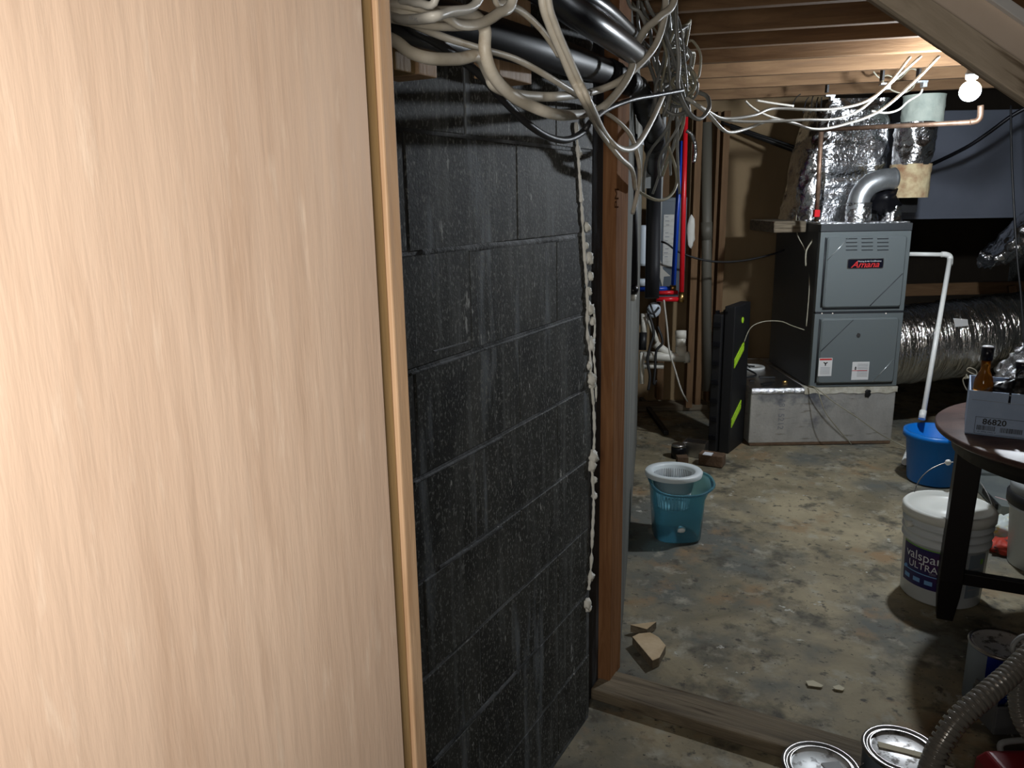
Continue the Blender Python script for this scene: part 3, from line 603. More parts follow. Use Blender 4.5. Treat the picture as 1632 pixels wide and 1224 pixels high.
pipe('slanted_pipe', [P(1050, 552, Y0), P(1042, 530, Y0), P(1032, 505, Y0)], .014, 'pvc', dr)
pipe('lower_pipe', [P(1022, 583, 5.0), P(1057, 583, 5.0)], .020, 'pvc', dr)
pipe('side_pipe', [P(1023, 562, 4.85), P(1023, 612, 4.85)], .014, 'pvc', dr)
pipe('valve_pipe', [P(1026, 500, 4.85), P(1026, 532, 4.85)], .020, 'pvc', dr)
pipe('valve_body', [P(1025, 530, 4.85), P(1024, 558, 4.85)], .024, 'black_rubber', dr)
cable('black corrugated drain tube winding down behind the cream pipe', dd([(1034, 500), (1042, 530), (1036, 552), (1032, 575), (1036, 600), (1033, 622)], 4.8), .009, 'black_rubber', name='drain_tube', cat='tube')
cable('short black tube looping under the cream lower pipe', dd([(1048, 520), (1056, 545), (1046, 560), (1044, 590), (1042, 612), (1046, 606)], 4.82), .008, 'black_rubber', name='drain_tube', cat='tube')
cable('thin white cable hanging down past the cream drain to the floor', dd([(1058, 478), (1063, 520), (1067, 560), (1076, 590), (1086, 622), (1096, 640)], 4.75, 4.9), .0055, 'cable_bright')
# stud frame
sf = sempty('wall_left_frame', 'bare brown stud frame left of the furnace')
def vstud(x, wdt, Y, m, top=165, bot=622, dep=.09):
    a = AY(x, bot, Y); b = AY(x, 120, Y)
    return board('stud', (a.x, Y + dep / 2, 0.03), (a.x, Y + dep / 2, 2.09), dep, wdt, m, sf, up=Vector((1, 0, 0)))
vstud(1099, .045, 5.45, 'joist_wood'); vstud(1113, .04, 5.50, 'joist_wood'); vstud(1140, .045, 5.6, 'joist_wood'); vstud(1052, .05, 5.7, 'joist_wood')
vstud(1128, .02, 5.62, 'joist_wood')
bp0 = FZ(1015, 640); bp1 = FZ(1150, 632)
board('bottom_plate', (0.86, 5.56, .02), (1.43, 5.56, .02), .14, .04, 'grey_wood', sf)
vg = thing('vent_pipe', 'olive grey vertical pipe with a coupling between the brown studs', 'pipe', AY(1126, 400, 5.5))
pipe('pipe_run', [AY(1126, 195, 5.5), AY(1126, 622, 5.5)], .036, 'olive_pipe', vg)
pipe('coupling', [AY(1126, 354, 5.5), AY(1126, 382, 5.5)], .040, 'olive_pipe', vg)
fm = thing('foam_patch', 'pale sprayed foam patch on the stud beside the red pipe', 'foam', AY(1101, 372, 5.4))
MB().blob(AY(1101, 370, 5.42), .03, seed=4, n=8, amp=.3, squash=(.9, .5, 3.6)).build('foam_lump', 'foam', fm)
# foil flap near red pipe top
cable('crumpled foil sleeve hanging right of the red pipe top', dd([(1094, 208), (1102, 214), (1107, 228), (1108, 245), (1106, 258)], 4.6), .012, 'foil', name='foil_sleeve', cat='sleeve')

# ------------------------------------------------------------------ folded black work table
Bf = Vector((1.300, 4.475, 0)); Af = Bf - Vector((.825, -.565, 0)) * .13; e1 = (Bf - Af).normalized(); e2 = Vector((-e1.y, e1.x, 0))
wt = thing('folded_work_table', 'tall folded black plastic work table with lime strips beside the plenum', 'work table', Af.lerp(Bf, .5) + e2 * .14)
def wb(u0, u1, v0, v1, z0, z1): return MB().prism([Af + e1 * u0 + e2 * v0 + Z3 * z0, Af + e1 * u1 + e2 * v0 + Z3 * z0, Af + e1 * u1 + e2 * v1 + Z3 * z0, Af + e1 * u0 + e2 * v1 + Z3 * z0], Z3 * (z1 - z0))
wb(0.0, .055, 0.0, .30, 0, .845).build('panel', 'black_plastic', wt, bevel=.006)
wb(.060, .125, 0.02, .30, 0, .895).build('panel', 'black_plastic', wt, bevel=.006)
for i in range(7):
    z = .08 + i * .115
    wb(.004, .05, -.010, .002, z, z + .03).build('rib', 'black_gloss', wt, bevel=.003)
for i in range(4): wb(.005 + i * .03, .02 + i * .03, .02 + .05 * (i % 2), .05 + .05 * (i % 2), .845, .865).build('hinge', 'black_gloss', wt)
def onside(px, py):
    nrm = e1; pt = Af + e1 * .1262; d = ray(px, py); k = (pt - EYE).dot(nrm) / d.dot(nrm); return EYE + d * k
def vface(v, z): return Af + e1 * .1252 + e2 * v + Z3 * z
for (y0, y1) in ((575, 562), (668, 655)):
    zb = onside(1163, y0 + 8).z; zt = onside(1178, y1 - 4).z
    for k in (0, 1):
        z_b = zb + .03 * k - .03
        MB().prism([vface(.04, z_b), vface(.20, z_b + .085), vface(.20, z_b + .108), vface(.04, z_b + .023)], e1 * .004).build('lime_strip', 'lime', wt)
q = onside(1176, 517); MB().tube([vface(.15, .80), vface(.15, .80) + e1 * .004], .018, sub=1, n=16).build('lime_knob', 'lime', wt)
# clutter at its foot
def clut(name, label, cat, px, py, boxes, m):
    c = FZ(px, py); th = thing(name, label, cat, c); return th, c
th, c = clut('brown_brick', 'broken brown brick lying on the floor before the black work table', 'brick', 1138, 745, None, None)
R = rot_z(-.5)
MB().box(c + Vector((0, 0.05, .035)), (.14, .08, .07), R).build('brick_body', 'bark', th, bevel=.006)
MB().box(c + Vector((-.03, .03, .073)), (.05, .05, .004), R).build('paint_dab', 'ink_white', th)
th, c = clut('tin_box', 'small open tin box with pale sides by the black work table foot', 'box', 1110, 728, None, None)
for dx, dy, sx, sy in ((0, -.04, .13, .006), (0, .04, .13, .006), (-.065, 0, .006, .08), (.065, 0, .006, .08)):
    v = R @ Vector((dx, dy, 0)); MB().box(c + v + Vector((0, .03, .045)), (sx, sy, .09), R).build('side', 'tin_rim', th)
MB().box(c + Vector((0, .03, .004)), (.13, .08, .006), R).build('bottom', 'bark', th)
th, c = clut('lidded_jar', 'small jar with pale lid standing left of the tin box', 'jar', 1084, 733, None, None)
MB().lathe([(.001, 0), (.045, 0), (.045, .06), (.04, .07), (.001, .07)], 20, c + Vector((0, .05, 0))).build('jar_body', 'black_gloss', th)
MB().lathe([(.001, .085), (.034, .085), (.042, .08), (.042, .07), (.001, .07)], 20, c + Vector((0, .05, 0))).build('lid', 'tin_rim', th)
th, c = clut('wood_offcut', 'small dark wood offcut in front of the lidded jar', 'wood piece', 1088, 742, None, None)
MB().prism([c + Vector((-.03, 0, 0)), c + Vector((.03, -.01, 0)), c + Vector((.035, .05, 0)), c + Vector((-.03, .05, 0))], (0, 0, .05)).build('offcut', 'bark', th)
# dark boards lying in the shade by the grey wall
c0 = FZ(1022, 640); c1 = FZ(1062, 695)
o = board('floor_pipe', c0 + Z3 * .02, c1 + Z3 * .02, .03, .03, 'black_plastic'); tag(o, 'black bar lying on the shaded floor beside the grey wall', 'bar')
c0 = FZ(1030, 648); o = board('dark_plank', c0 + Vector((0.0, 0.0, .02)), c0 + Vector((.14, -.02, .02)), .06, .035, 'black_plastic'); tag(o, 'short dark block on the floor near the stud frame', 'block')

# ------------------------------------------------------------------ plenum base and furnace
FY = 4.647
bpz = .362
pb = thing('plenum_box', 'foil faced duct board plenum box under the furnace', 'plenum', (1.92, 5.1, 0))
MB().box((1.920, 5.12, bpz / 2 + .006), (.895, .945, bpz - .012)).build('box', 'foil_board', pb, bevel=.008)
MB().box((1.64, 5.1, bpz + .001), (.33, .9, .003)).build('top_skin', 'foil_fine', pb)
mb = MB()
def strip(pts0, pts1, off): 
    n = len(pts0); return mb.add(list(pts0) + list(pts1), [(i, i + 1, n + i + 1, n + i) for i in range(n - 1)], True)
n = 40; a_ = []; b_ = []; c_t = []
for i in range(n + 1):
    x = 1.475 + (1.80 - 1.475) * i / n
    a_.append(Vector((x, FY + .03, bpz + .004 + .003 * noise.noise(Vector((x * 40, 0, 0))))))
    c_t.append(Vector((x, FY - .006 + .004 * noise.noise(Vector((x * 50, 3, 0))), bpz + .002 + .004 * noise.noise(Vector((x * 60, 1, 0))))))
    b_.append(Vector((x, FY - .003, bpz - .03 - .01 * noise.noise(Vector((x * 20, 9, 0))))))
m_ = n + 1
mb.add(a_ + c_t + b_, [(i, i + 1, m_ + i + 1, m_ + i) for i in range(n)] + [(m_ + i, m_ + i + 1, 2 * m_ + i + 1, 2 * m_ + i) for i in range(n)], True)
mb.build('foil_tape', 'foil_fine', pb)
mb = MB(); a_ = []; b_ = []
for i in range(n + 1):
    x = 1.80 + (2.372 - 1.80) * i / n
    a_.append(Vector((x, FY - .004, bpz + .004))); b_.append(Vector((x, FY - .004, bpz - .035 - .012 * noise.noise(Vector((x * 18, 0, 0))))))
mb.add(a_ + b_, [(i, i + 1, n + 2 + i, n + 1 + i) for i in range(n)], True)
mb.add([Vector((1.80, FY - .004, bpz + .004)), Vector((2.372, FY - .004, bpz + .004)), Vector((2.372, FY + .06, bpz + .004)), Vector((1.80, FY + .06, bpz + .004))], [(0, 1, 2, 3)])
mb.build('mastic_seam', 'mastic', pb)
MB().blob((2.19, FY - .002, .325), .016, seed=3, n=6, amp=.5, squash=(1.2, .4, 1.6)).build('tear', 'black_rubber', pb)
text_mb('181 5212', .052, (1.665, FY - .0015, .20), (0, 0, -1), (1, 0, 0), .001).build('printed_letters', 'ink_grey', pb)
MB().box((1.92, FY + .01, .008), (.88, .02, .016)).build('base_strip', 'bark', pb)
# things lying on the plenum
th = thing('white_disc', 'white round plastic lid lying on the plenum top', 'lid', FZ(1200, 587, bpz))
cz = FZ(1198, 587, bpz); MB().lathe([(.001, .012), (.05, .012), (.052, .016), (.085, .016), (.088, .010), (.088, .003), (.001, .003)], 28, cz).build('disc', 'pvc_white', th)
MB().box(cz + Vector((-.01, -.01, .019)), (.05, .015, .006), rot_z(-.4)).build('label_mark', 'ink', th)
for i, (x, y, l, a) in enumerate([(1222, 603, .10, -.1), (1222, 613, .09, .5), (1198, 609, .03, 0)]):
    p = FZ(x, y, bpz + .004); o = board(['black_scrap'][0], p - Vector((l / 2 * math.cos(a), l / 2 * math.sin(a), -.008)), p + Vector((l / 2 * math.cos(a), l / 2 * math.sin(a), .008)), .022, .010, 'black_rubber')
    tag(o, ['flat black scrap strip on the plenum top, farther one', 'black scrap strip on the plenum top, nearer tilted one', 'tiny black chip on the plenum top left of strips'][i], 'scrap')
p = FZ(1251, 611, bpz); o = MB().blob(p + Z3 * .011, .014, seed=3, n=5, amp=.2, squash=(1.4, 1, .6)).build('wire_nut', 'brass'); tag(o, 'small orange wire nut on the plenum top', 'wire nut')
cable('dark wires coiled around the white lid on the plenum', [(1182, 560, 'd', 5.2), (1190, 580, 'd', 5.3), (1206, 594, 'd', 5.3), (1225, 603, 'd', 5.1), (1250, 612, 'd', 4.95), (1288, 616, 'd', 4.85)], .0035, 'black_rubber')
cable('loop of black wire beside the white lid', [(1178, 596, 'd', 5.15), (1190, 600, 'd', 5.1), (1205, 597, 'd', 5.13), (1190, 588, 'd', 5.2)], .006, 'black_rubber')
# furnace
FX0, FX1, FZ0, FZ1 = 1.828, 2.366, .370, 1.352
fu = thing('furnace', 'grey upright gas furnace with two door panels and a black badge', 'furnace', ((FX0 + FX1) / 2, FY + .38, FZ0))
FD = .74
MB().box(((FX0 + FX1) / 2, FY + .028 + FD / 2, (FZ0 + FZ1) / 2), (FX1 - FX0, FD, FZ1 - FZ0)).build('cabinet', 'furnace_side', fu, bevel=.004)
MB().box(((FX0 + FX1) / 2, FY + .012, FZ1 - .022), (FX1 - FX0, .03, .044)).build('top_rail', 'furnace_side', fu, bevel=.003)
ZM = FZ0 + (FZ1 - FZ0) * (1 - (494 - 357) / 257.)
def fdoor(z0, z1, nm):
    x0, x1 = FX0 + .002, FX1 - .002; y = FY
    d = MB().box(((x0 + x1) / 2, y + .012, (z0 + z1) / 2), (x1 - x0, .026, z1 - z0)).build(nm, 'furnace_paint', fu, bevel=.003)
    # raised pan with rounded corners
    i0x, i1x, i0z, i1z = x0 + .035, x1 - .028, z0 + .024, z1 - .026
    def rr(ins, yy, rad=.02):
        pts = []
        for cx, cz, a0 in ((i1x - rad, i1z - rad, 0), (i0x + rad, i1z - rad, 90), (i0x + rad, i0z + rad, 180), (i1x - rad, i0z + rad, 270)):
            for k in range(5):
                a = math.radians(a0 + k * 22.5); pts.append(Vector((cx + (rad - ins) * math.cos(a), yy, cz + (rad - ins) * math.sin(a))))
        return pts
    r0 = rr(0, y - .001); r1 = rr(.001, y - .014); r2 = rr(.010, y - .022); N_ = len(r0)
    mb = MB().add(r0 + r1 + r2, [(i, (i + 1) % N_, N_ + (i + 1) % N_, N_ + i) for i in range(N_)] + [(N_ + i, N_ + (i + 1) % N_, 2 * N_ + (i + 1) % N_, 2 * N_ + i) for i in range(N_)] + [list(range(2 * N_, 3 * N_))])
    mb.build('raised_panel', 'furnace_paint', d)
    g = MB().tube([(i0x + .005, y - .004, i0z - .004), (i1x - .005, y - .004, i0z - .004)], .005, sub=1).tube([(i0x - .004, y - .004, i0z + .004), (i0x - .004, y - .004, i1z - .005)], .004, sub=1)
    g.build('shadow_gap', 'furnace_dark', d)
    for (ax, az, bx, bz) in ((i0x + .008, i1z - (.135 if z0 > .8 else .20), i0x + (.12 if z0 > .8 else .19), i1z - .010), (i1x - (.19 if z0 > .8 else .13), i0z + .010, i1x - .012, i0z + (.20 if z0 > .8 else .15))):
        MB().tube([(ax, y - .022, az), (bx, y - .022, bz)], .0026, n=6, sub=1).build('crease', 'furnace_side' if (az < bz) == (z0 > .8) and ax > 2.05 or (z0 < .8 and ax < 2.05) else 'galv', d)
    return d, (i0x, i1x, i0z, i1z)
du_, ru = fdoor(ZM + .006, FZ1 - .046, 'upper_door')
dl_, rl = fdoor(FZ0, ZM - .006, 'lower_door')
MB().box(((FX0 + FX1) / 2, FY + .008, ZM), (FX1 - FX0 - .01, .02, .012)).build('door_seam', 'furnace_dark', fu)
def ff(px, py, o=.022): return AY(px, py, FY - o)
for r_ in range(4):
    for c_ in range(3):
        x = 1357 + c_ * 25; y = 380.5 + r_ * 6; p = ff(x, y); 
        MB().box(p + Vector((0, .0005, .0)), (.066, .004, .005)).build('louver_slot', 'furnace_dark', fu)
        MB().box(p + Vector((0, -.0015, .006)), (.07, .004, .007)).build('louver', 'furnace_paint', fu, bevel=.0015)
pbx = ff(1379, 420)
def rrect(cx, cz, w_, h_, y, rad=.008):
    pts = []
    for sx, sz, a0 in ((1, 1, 0), (-1, 1, 90), (-1, -1, 180), (1, -1, 270)):
        for k in range(5):
            a = math.radians(a0 + k * 22.5); pts.append(Vector((cx + sx * (w_ / 2 - rad) + rad * math.cos(a), y, cz + sz * (h_ / 2 - rad) + rad * math.sin(a))))
    return pts
bd = MB().prism(rrect(pbx.x, pbx.z, .214, .058, FY - .022), (0, -.003, 0)).build('badge', 'tin_rim', fu)
MB().prism(rrect(pbx.x, pbx.z, .206, .050, FY - .025), (0, -.001, 0)).build('badge_field', 'cap_black', bd)
text_mb('Amana', .052, (pbx.x - .002, FY - .0265, pbx.z - .006), (1, 0, 0), (0, 0, 1), .0005, shear=.35, xs=1.12, bold=.0008).build('lettering', 'ink_red', bd)
text_mb('Heating & Air Conditioning', .0125, (pbx.x + .022, FY - .027, pbx.z + .014), (1, 0, 0), (0, 0, 1), .0007).build('lettering', 'ink_white', bd)
def sticker(px, py, w_, h_, kind):
    p = ff(px, py); s = MB().box((p.x, FY - .0228, p.z), (w_, .0016, h_)).build('sticker', 'sticker_white', fu)
    y = FY - .0242
    MB().box((p.x, y, p.z + h_ / 2 - .008), (w_ - .008, .001, .010)).build('red_band', 'ink_red', s) if kind == 0 else MB().box((p.x - w_ * .05, y, p.z + .002), (w_ * .9, .001, .003)).build('red_band', 'ink_red', s)
    mb = MB()
    if kind == 0:
        c = p.z + h_ * .2
        for a in (0.5, 2.6, 4.7): mb.box((p.x + .007 * math.cos(a), y, c + .007 * math.sin(a)), (.014, .001, .006), Matrix.Rotation(-a, 3, 'Y'))
        mb.box((p.x, y, c), (.008, .001, .008)); mb.build('fan_mark', 'ink', s); mb = MB()
        for k in range(6): mb.box((p.x, y, p.z - .002 - k * .008), (w_ * .7, .001, .0018))
        mb.build('small_print', 'ink_grey', s)
    else:
        mb.prism([(p.x - w_ * .3 - .006, y, p.z + h_ * .15), (p.x - w_ * .3, y, p.z + h_ * .27), (p.x - w_ * .3 + .006, y, p.z + h_ * .15)], (0, -.001, 0)); mb.box((p.x - w_ * .3, y, p.z + h_ * .1), (.01, .001, .006)); mb.build('warning_mark', 'ink', s); mb = MB()
        for k in range(9): mb.box((p.x + w_ * .12, y, p.z + h_ * .38 - k * .0095), (w_ * .62, .001, .0022))
        mb.build('small_print', 'ink_grey', s)
sticker(1315, 585, .082, .112, 0); sticker(1371, 591, .103, .112, 1)
MB().tube([ff(1368, 534, .021), ff(1368, 534, .026)], .012, n=14, sub=1).build('sight_hole', 'black_rubber', fu)
for x in (1310, 1327, 1412): MB().tube([ff(x, 499.5, .0), ff(x, 499.5, .004)], .004, n=8, sub=1).build('screw', 'tin_rim', fu)
# top collar foil
MB().box(((FX0 + FX1) / 2, FY + .3, FZ1 + .004), (FX1 - FX0 - .01, .55, .008)).build('top_foil', 'foil_fine', fu)
# evaporator plenum in foil above
def crumpled(pts_fn, nu, nv, amp, sc, seed):
    vs = []; fs = []
    for j in range(nv + 1):
        for i in range(nu):
            u = i / nu; v = j / nv; p, nrm = pts_fn(u, v)
            q = p * sc
            d = abs(noise.noise(q + Vector((seed, 0, 0)))) + .5 * abs(noise.noise(q * 2.3 + Vector((0, seed, 0))))
            vs.append(p + nrm * (-amp * d))
    for j in range(nv):
        for i in range(nu):
            k = (i + 1) % nu; fs.append((j * nu + i, j * nu + k, (j + 1) * nu + k, (j + 1) * nu + i))
    return vs, fs
fb_ = thing('coil_plenum', 'crumpled foil wrapped plenum on top of the furnace', 'plenum', (2.0, 5.1, FZ1))
def sup(u, v):
    a = 2 * math.pi * u; c, s_ = math.cos(a), math.sin(a); e = .35
    z = FZ1 + .01 + v * .72
    wx = .275 - .06 * v + .02 * math.sin(v * 3.1); 
    cx = 2.05 + .08 * v
    x = math.copysign(abs(c) ** e, c); y = math.copysign(abs(s_) ** e, s_)
    return Vector((cx + wx * x, 5.13 + .21 * y, z)), Vector((c, s_, 0))
vs, fs = crumpled(sup, 110, 46, .035, 9, 4)
MB().add(vs, fs, True).build('foil_wrap', 'foil', fb_)
vs = [Vector((2.13 + .20 * math.cos(a), 5.13 + .19 * math.sin(a), FZ1 + .70)) for a in [k * math.pi / 8 for k in range(16)]]
MB().add(vs, [list(range(16))]).build('top_skin', 'foil', fb_)
lfv, lff = crumpled(lambda u, v: (Vector((1.87 + .10 * math.cos(6.283 * u) * (1 - .5 * abs(v - .45)), 4.98 + .12 * math.sin(6.283 * u), FZ1 + .02 + .42 * v)), Vector((math.cos(6.283 * u), math.sin(6.283 * u), 0))), 40, 24, .03, 14, 9)
MB().add(lfv, lff, True).build('foil_bulge', 'foil', fb_)
MB().box((1.72, 5.1, FZ1 - .02), (.20, .5, .07)).build('side_ledge', 'grey_wood', fb_, bevel=.01)
# flue elbow and vent
fe = thing('flue_elbow', 'galvanized flue elbow curving from the furnace top to the vent', 'flue', AY(1368, 352, 4.72) )
ep_ = [AY(1367, 353, 4.73), AY(1367, 335, 4.73), AY(1371, 313, 4.73), AY(1384, 296, 4.73), AY(1404, 287, 4.73), AY(1424, 285, 4.74)]
MB().tube(ep_, .062, n=26, sub=5, rf=lambda L, t: .062 + (.004 if (L % .075) < .01 else 0)).build('elbow', 'galv', fe)
v_, f_ = crumpled(lambda u, v: (AY(1367, 354, 4.73) + Vector((.076 * math.cos(6.283 * u), .076 * math.sin(6.283 * u), .115 * v)), Vector((math.cos(6.283 * u), math.sin(6.283 * u), 0))), 30, 8, .02, 30, 2)
MB().add(v_, f_, True).build('foil_collar', 'foil_fine', fe)
vt = thing('vent_stack', 'foil wrapped vertical flue stack right of the elbow', 'flue', AY(1445, 315, 4.78))
vb = AY(1444, 315, 4.8); vtp = AY(1450, 190, 4.8); VX = vb.x + .005
def cylfn(cx, cy, r0, r1, z0, z1): return lambda u, v: (Vector((cx + (r0 + (r1 - r0) * v) * math.cos(6.283 * u), cy + (r0 + (r1 - r0) * v) * math.sin(6.283 * u), z0 + (z1 - z0) * v)), Vector((math.cos(6.283 * u), math.sin(6.283 * u), 0)))
z_a = vb.z; z_b = AY(1444, 262, 4.8).z; z_c = AY(1444, 196, 4.8).z; z_d = AY(1444, 152, 4.8).z
v_, f_ = crumpled(cylfn(VX + .005, 4.8, .112, .117, z_a, z_b), 40, 10, .012, 20, 1); MB().add(v_, f_, True).build('tan_wrap', 'tan_insul', vt)
MB().lathe([(.001, z_a), (.11, z_a)], 24, (VX + .005, 4.8, 0)).build('wrap_bottom', 'tan_insul', vt)
v_, f_ = crumpled(cylfn(VX + .01, 4.8, .118, .122, z_b - .005, z_c), 44, 22, .022, 11, 3); MB().add(v_, f_, True).build('foil_wrap', 'foil', vt)
v_, f_ = crumpled(cylfn(VX + .055, 4.82, .118, .118, z_c - .01, z_d), 40, 10, .012, 14, 6); MB().add(v_, f_, True).build('green_wrap', 'green_insul', vt)
MB().lathe([(.118, z_d), (.001, z_d + .004)], 30, (VX + .055, 4.82, 0)).build('wrap_top', 'green_insul', vt)
v_, f_ = crumpled(cylfn(AY(1420, 350, 4.78).x, 4.78, .07, .035, FZ1 + .008, z_a + .02), 24, 14, .03, 20, 8); MB().add(v_, f_, True).build('foil_foot', 'foil', vt)
MB().box(AY(1445, 325, 4.86), (.10, .06, .10)).build('collar_box', 'black_plastic', vt)
MB().blob(AY(1408, 318, 4.8), .085, seed=8, n=10, amp=.5, sc=5).build('dark_sleeve', 'black_gloss', vt)
# gas pipes
gs = thing('gas_pipe', 'brown iron pipe running level below the joists then turning up by the bulb', 'pipe', P(1430, 200, 4.15))
pipe('pipe_run', [P(1306, 207, 4.35), P(1428, 201, 4.1), P(1548, 195, 3.75)], .012, 'copper_old', gs)
MB().tube([P(1546, 195, 3.75), P(1556, 193, 3.74), P(1562, 186, 3.73), P(1563, 168, 3.72)], .014, n=12, sub=4).build('elbow', 'copper_old', gs)
pipe('drop_pipe', [P(1309, 205, 4.35), P(1305, 280, 4.42), P(1301, 352, 4.55)], .013, 'copper_old', gs)
MB().box(P(1301, 340, 4.5), (.03, .03, .04)).build('red_valve', 'red_pex', gs)
# trunk duct
td = thing('trunk_duct', 'large blue grey rectangular duct behind the flue stack', 'duct', (3.4, 5.7, 1.35))
pz0 = AY(1500, 349, 5.45).z; pz1 = AY(1500, 176, 5.45).z
MB().box((3.30, 5.45 + .20, (pz0 + pz1) / 2), (1.98, .40, pz1 - pz0)).build('duct_body', 'duct_grey', td, bevel=.006)
MB().box((3.30, 5.446, pz0 + .012), (1.98, .012, .02)).build('lower_flange', 'duct_grey', td)
# flex duct
fx = thing('flex_duct', 'big silver foil flexible duct leaving the right side of the furnace', 'duct', (3.2, 5.0, .30))
c0 = AY(1385, 552, 4.98); c1 = AY(1540, 536, 5.15); c2 = AY(1640, 512, 5.4); c3 = AY(1700, 504, 5.5)
axis = crom([c0, AY(1440, 548, 5.03), AY(1490, 543, 5.09), c1, AY(1590, 523, 5.25), c2, c3], 40)
nR = 56; vs = []; fs = []; L = 0
for i, p in enumerate(axis):
    t = (axis[min(i + 1, len(axis) - 1)] - axis[max(i - 1, 0)]).normalized()
    u = (Z3 - t * t.z).normalized(); v = t.cross(u)
    if i: L += (p - axis[i - 1]).length
    base = .262 - .055 * min(1, max(0, (L - .65) / .7))
    for k in range(nR):
        a = 2 * math.pi * k / nR
        nzv = noise.noise(Vector((L * 16, math.cos(a) * 1.3, math.sin(a) * 1.3 + L * 1.5))); nz2 = noise.noise(Vector((L * 42, math.cos(a) * 3, math.sin(a) * 3)))
        rr = base * (1 + .035 * nzv + .014 * nz2 + .010 * math.sin(L * 60 + 1.5 * math.sin(a)))
        if math.sin(a) < 0 and False: rr *= .95
        vs.append(p + u * (rr * math.cos(a)) + v * (rr * math.sin(a)))
for i in range(len(axis) - 1):
    for k in range(nR):
        j = (k + 1) % nR; fs.append((i * nR + k, i * nR + j, (i + 1) * nR + j, (i + 1) * nR + k))
MB().add(vs, fs, True).build('duct_skin', 'flex_foil', fx)
def ontag(px, py, Y): return AY(px, py, Y)
mb = MB().prism([AY(1519, 507, 4.84), AY(1542, 509, 4.85), AY(1543, 519, 4.85), AY(1522, 521, 4.84)], (0, -.002, 0)); mb.build('paper_tag', 'sticker_white', fx)
f2 = thing('dark_foil_duct', 'shadowed foil duct coming down at the right edge behind the thin cable', 'duct', AY(1625, 400, 5.3))
v_, f_ = crumpled(lambda u, v: (AY(1570 + 90 * v, 415 - 60 * v, 5.25) + Vector((0, .13 * math.cos(6.283 * u), (.07 + .15 * v) * math.sin(6.283 * u))), Vector((0, math.cos(6.283 * u), math.sin(6.283 * u)))), 40, 30, .05, 12, 21)
MB().add(v_, f_, True).build('duct_skin', 'foil', f2)
f3 = thing('foil_insulation', 'loose crumpled foil insulation sheet at the right edge beneath the flexible duct', 'insulation', AY(1620, 600, 4.6))
mb = MB(); n = 26
for j in range(n + 1):
    for i in range(n + 1):
        px = 1590 + 90 * i / n; py = 600 - (600 - (585 - (i / n) * 95)) * j / n if False else 0
        yt = 590 - 0.95 * (px - 1588); yb = 640
        py = yb + (yt - yb) * j / n; p = AY(px, py, 4.62 + .25 * (j / n))
        q = p * 16; d = abs(noise.noise(q)) + .6 * abs(noise.noise(q * 2.2)); mb.v.append(p + Vector((0, .07 * d, 0)))
for j in range(n):
    for i in range(n):
        a = j * (n + 1) + i; mb.f.append((a, a + 1, a + n + 2, a + n + 1)); mb.sm.append(True)
o = mb.build('foil_sheet', 'foil_fine', f3); md = o.modifiers.new('s', 'SOLIDIFY'); md.thickness = .01; md.offset = 1
# wood support under duct right
o = board('duct_support', (2.24, 5.89, .80), (4.31, 5.89, .82), .04, .09, 'joist_wood'); tag(o, 'brown wooden brace in shadow above the flexible duct', 'board')
o = board('duct_prop', AY(1612, 455, 5.75), Vector((AY(1640, 560, 5.72).x, 5.70, .01)), .04, .05, 'joist_wood'); tag(o, 'short brown wooden prop at the right edge by the flexible duct', 'board')
# condensate pipe
cp = thing('condensate_pipe', 'white plastic drain pipe elbowing from the furnace down into the blue bucket', 'pipe', AY(1515, 405, 4.6))
e0 = AY(1449, 405, 4.68); e1_ = AY(1512, 406, 4.62); e2_ = AY(1514, 413, 4.60); e3 = AY(1470, 668, 4.12)
MB().tube([e0, e1_], .0125, n=16, sub=1).build('upper_run', 'pvc_white', cp)
MB().tube([AY(1500, 405.5, 4.63), AY(1508, 406, 4.625), AY(1514, 410, 4.62), AY(1513.5, 422, 4.60)], .0165, n=16, sub=5).build('elbow', 'pvc_white', cp)
MB().tube([e2_, e3], .0135, n=16, sub=1).build('down_run', 'pvc_white', cp)
MB().tube([AY(1471.5, 655, 4.13), AY(1469, 668, 4.105)], .018, n=16, sub=1).build('end_fitting', 'pvc_white', cp)

# ------------------------------------------------------------------ blue bucket, pails
def bucket(name, label, cat, c, r0, r1, h, m, th=.004):
    t = thing(name, label, cat, c); c = Vector(c)
    MB().lathe([(.001, .003), (r0 - .004, .003), (r0, .010), (r1, h - .01), (r1 + .010, h - .008), (r1 + .012, h - .030), (r1 + .016, h - .030), (r1 + .014, h), (r1 - .003, h), (r0 - th, .012), (.001, .012)], 44, c).build('body', m, t)
    return t
bb = bucket('blue_bucket', 'bright blue plastic bucket catching the condensate pipe', 'bucket', (2.275, 3.99, 0), .125, .150, .28, 'bucket_blue')
c = Vector((2.275, 3.99, .27)); MB().prism([c + Vector((-.035, -.15, 0)), c + Vector((.035, -.15, 0)), c + Vector((.02, -.185, .006)), c + Vector((-.02, -.185, .006))], (0, 0, .008)).build('spout', 'bucket_blue', bb)
pc_ = Vector((1.655, 2.765, 0)); PR0, PR1, PH = .138, .150, .365
pw_ = thing('paint_pail', 'large white paint pail with navy label and wire handle behind the table leg', 'pail', pc_)
prof = [(.001, .004), (PR0 - .006, .002), (PR0, .008), (PR1 - .004, .235), (PR1 + .003, .238), (PR1 + .003, .243), (PR1 - .003, .246), (PR1 - .002, .268), (PR1 + .004, .270), (PR1 + .004, .276), (PR1 - .002, .279), (PR1 - .001, .300), (PR1 + .005, .302), (PR1 + .005, .308), (PR1 - .001, .311), (PR1, .335)]
MB().lathe(prof, 56, pc_).build('body', 'pail_white', pw_)
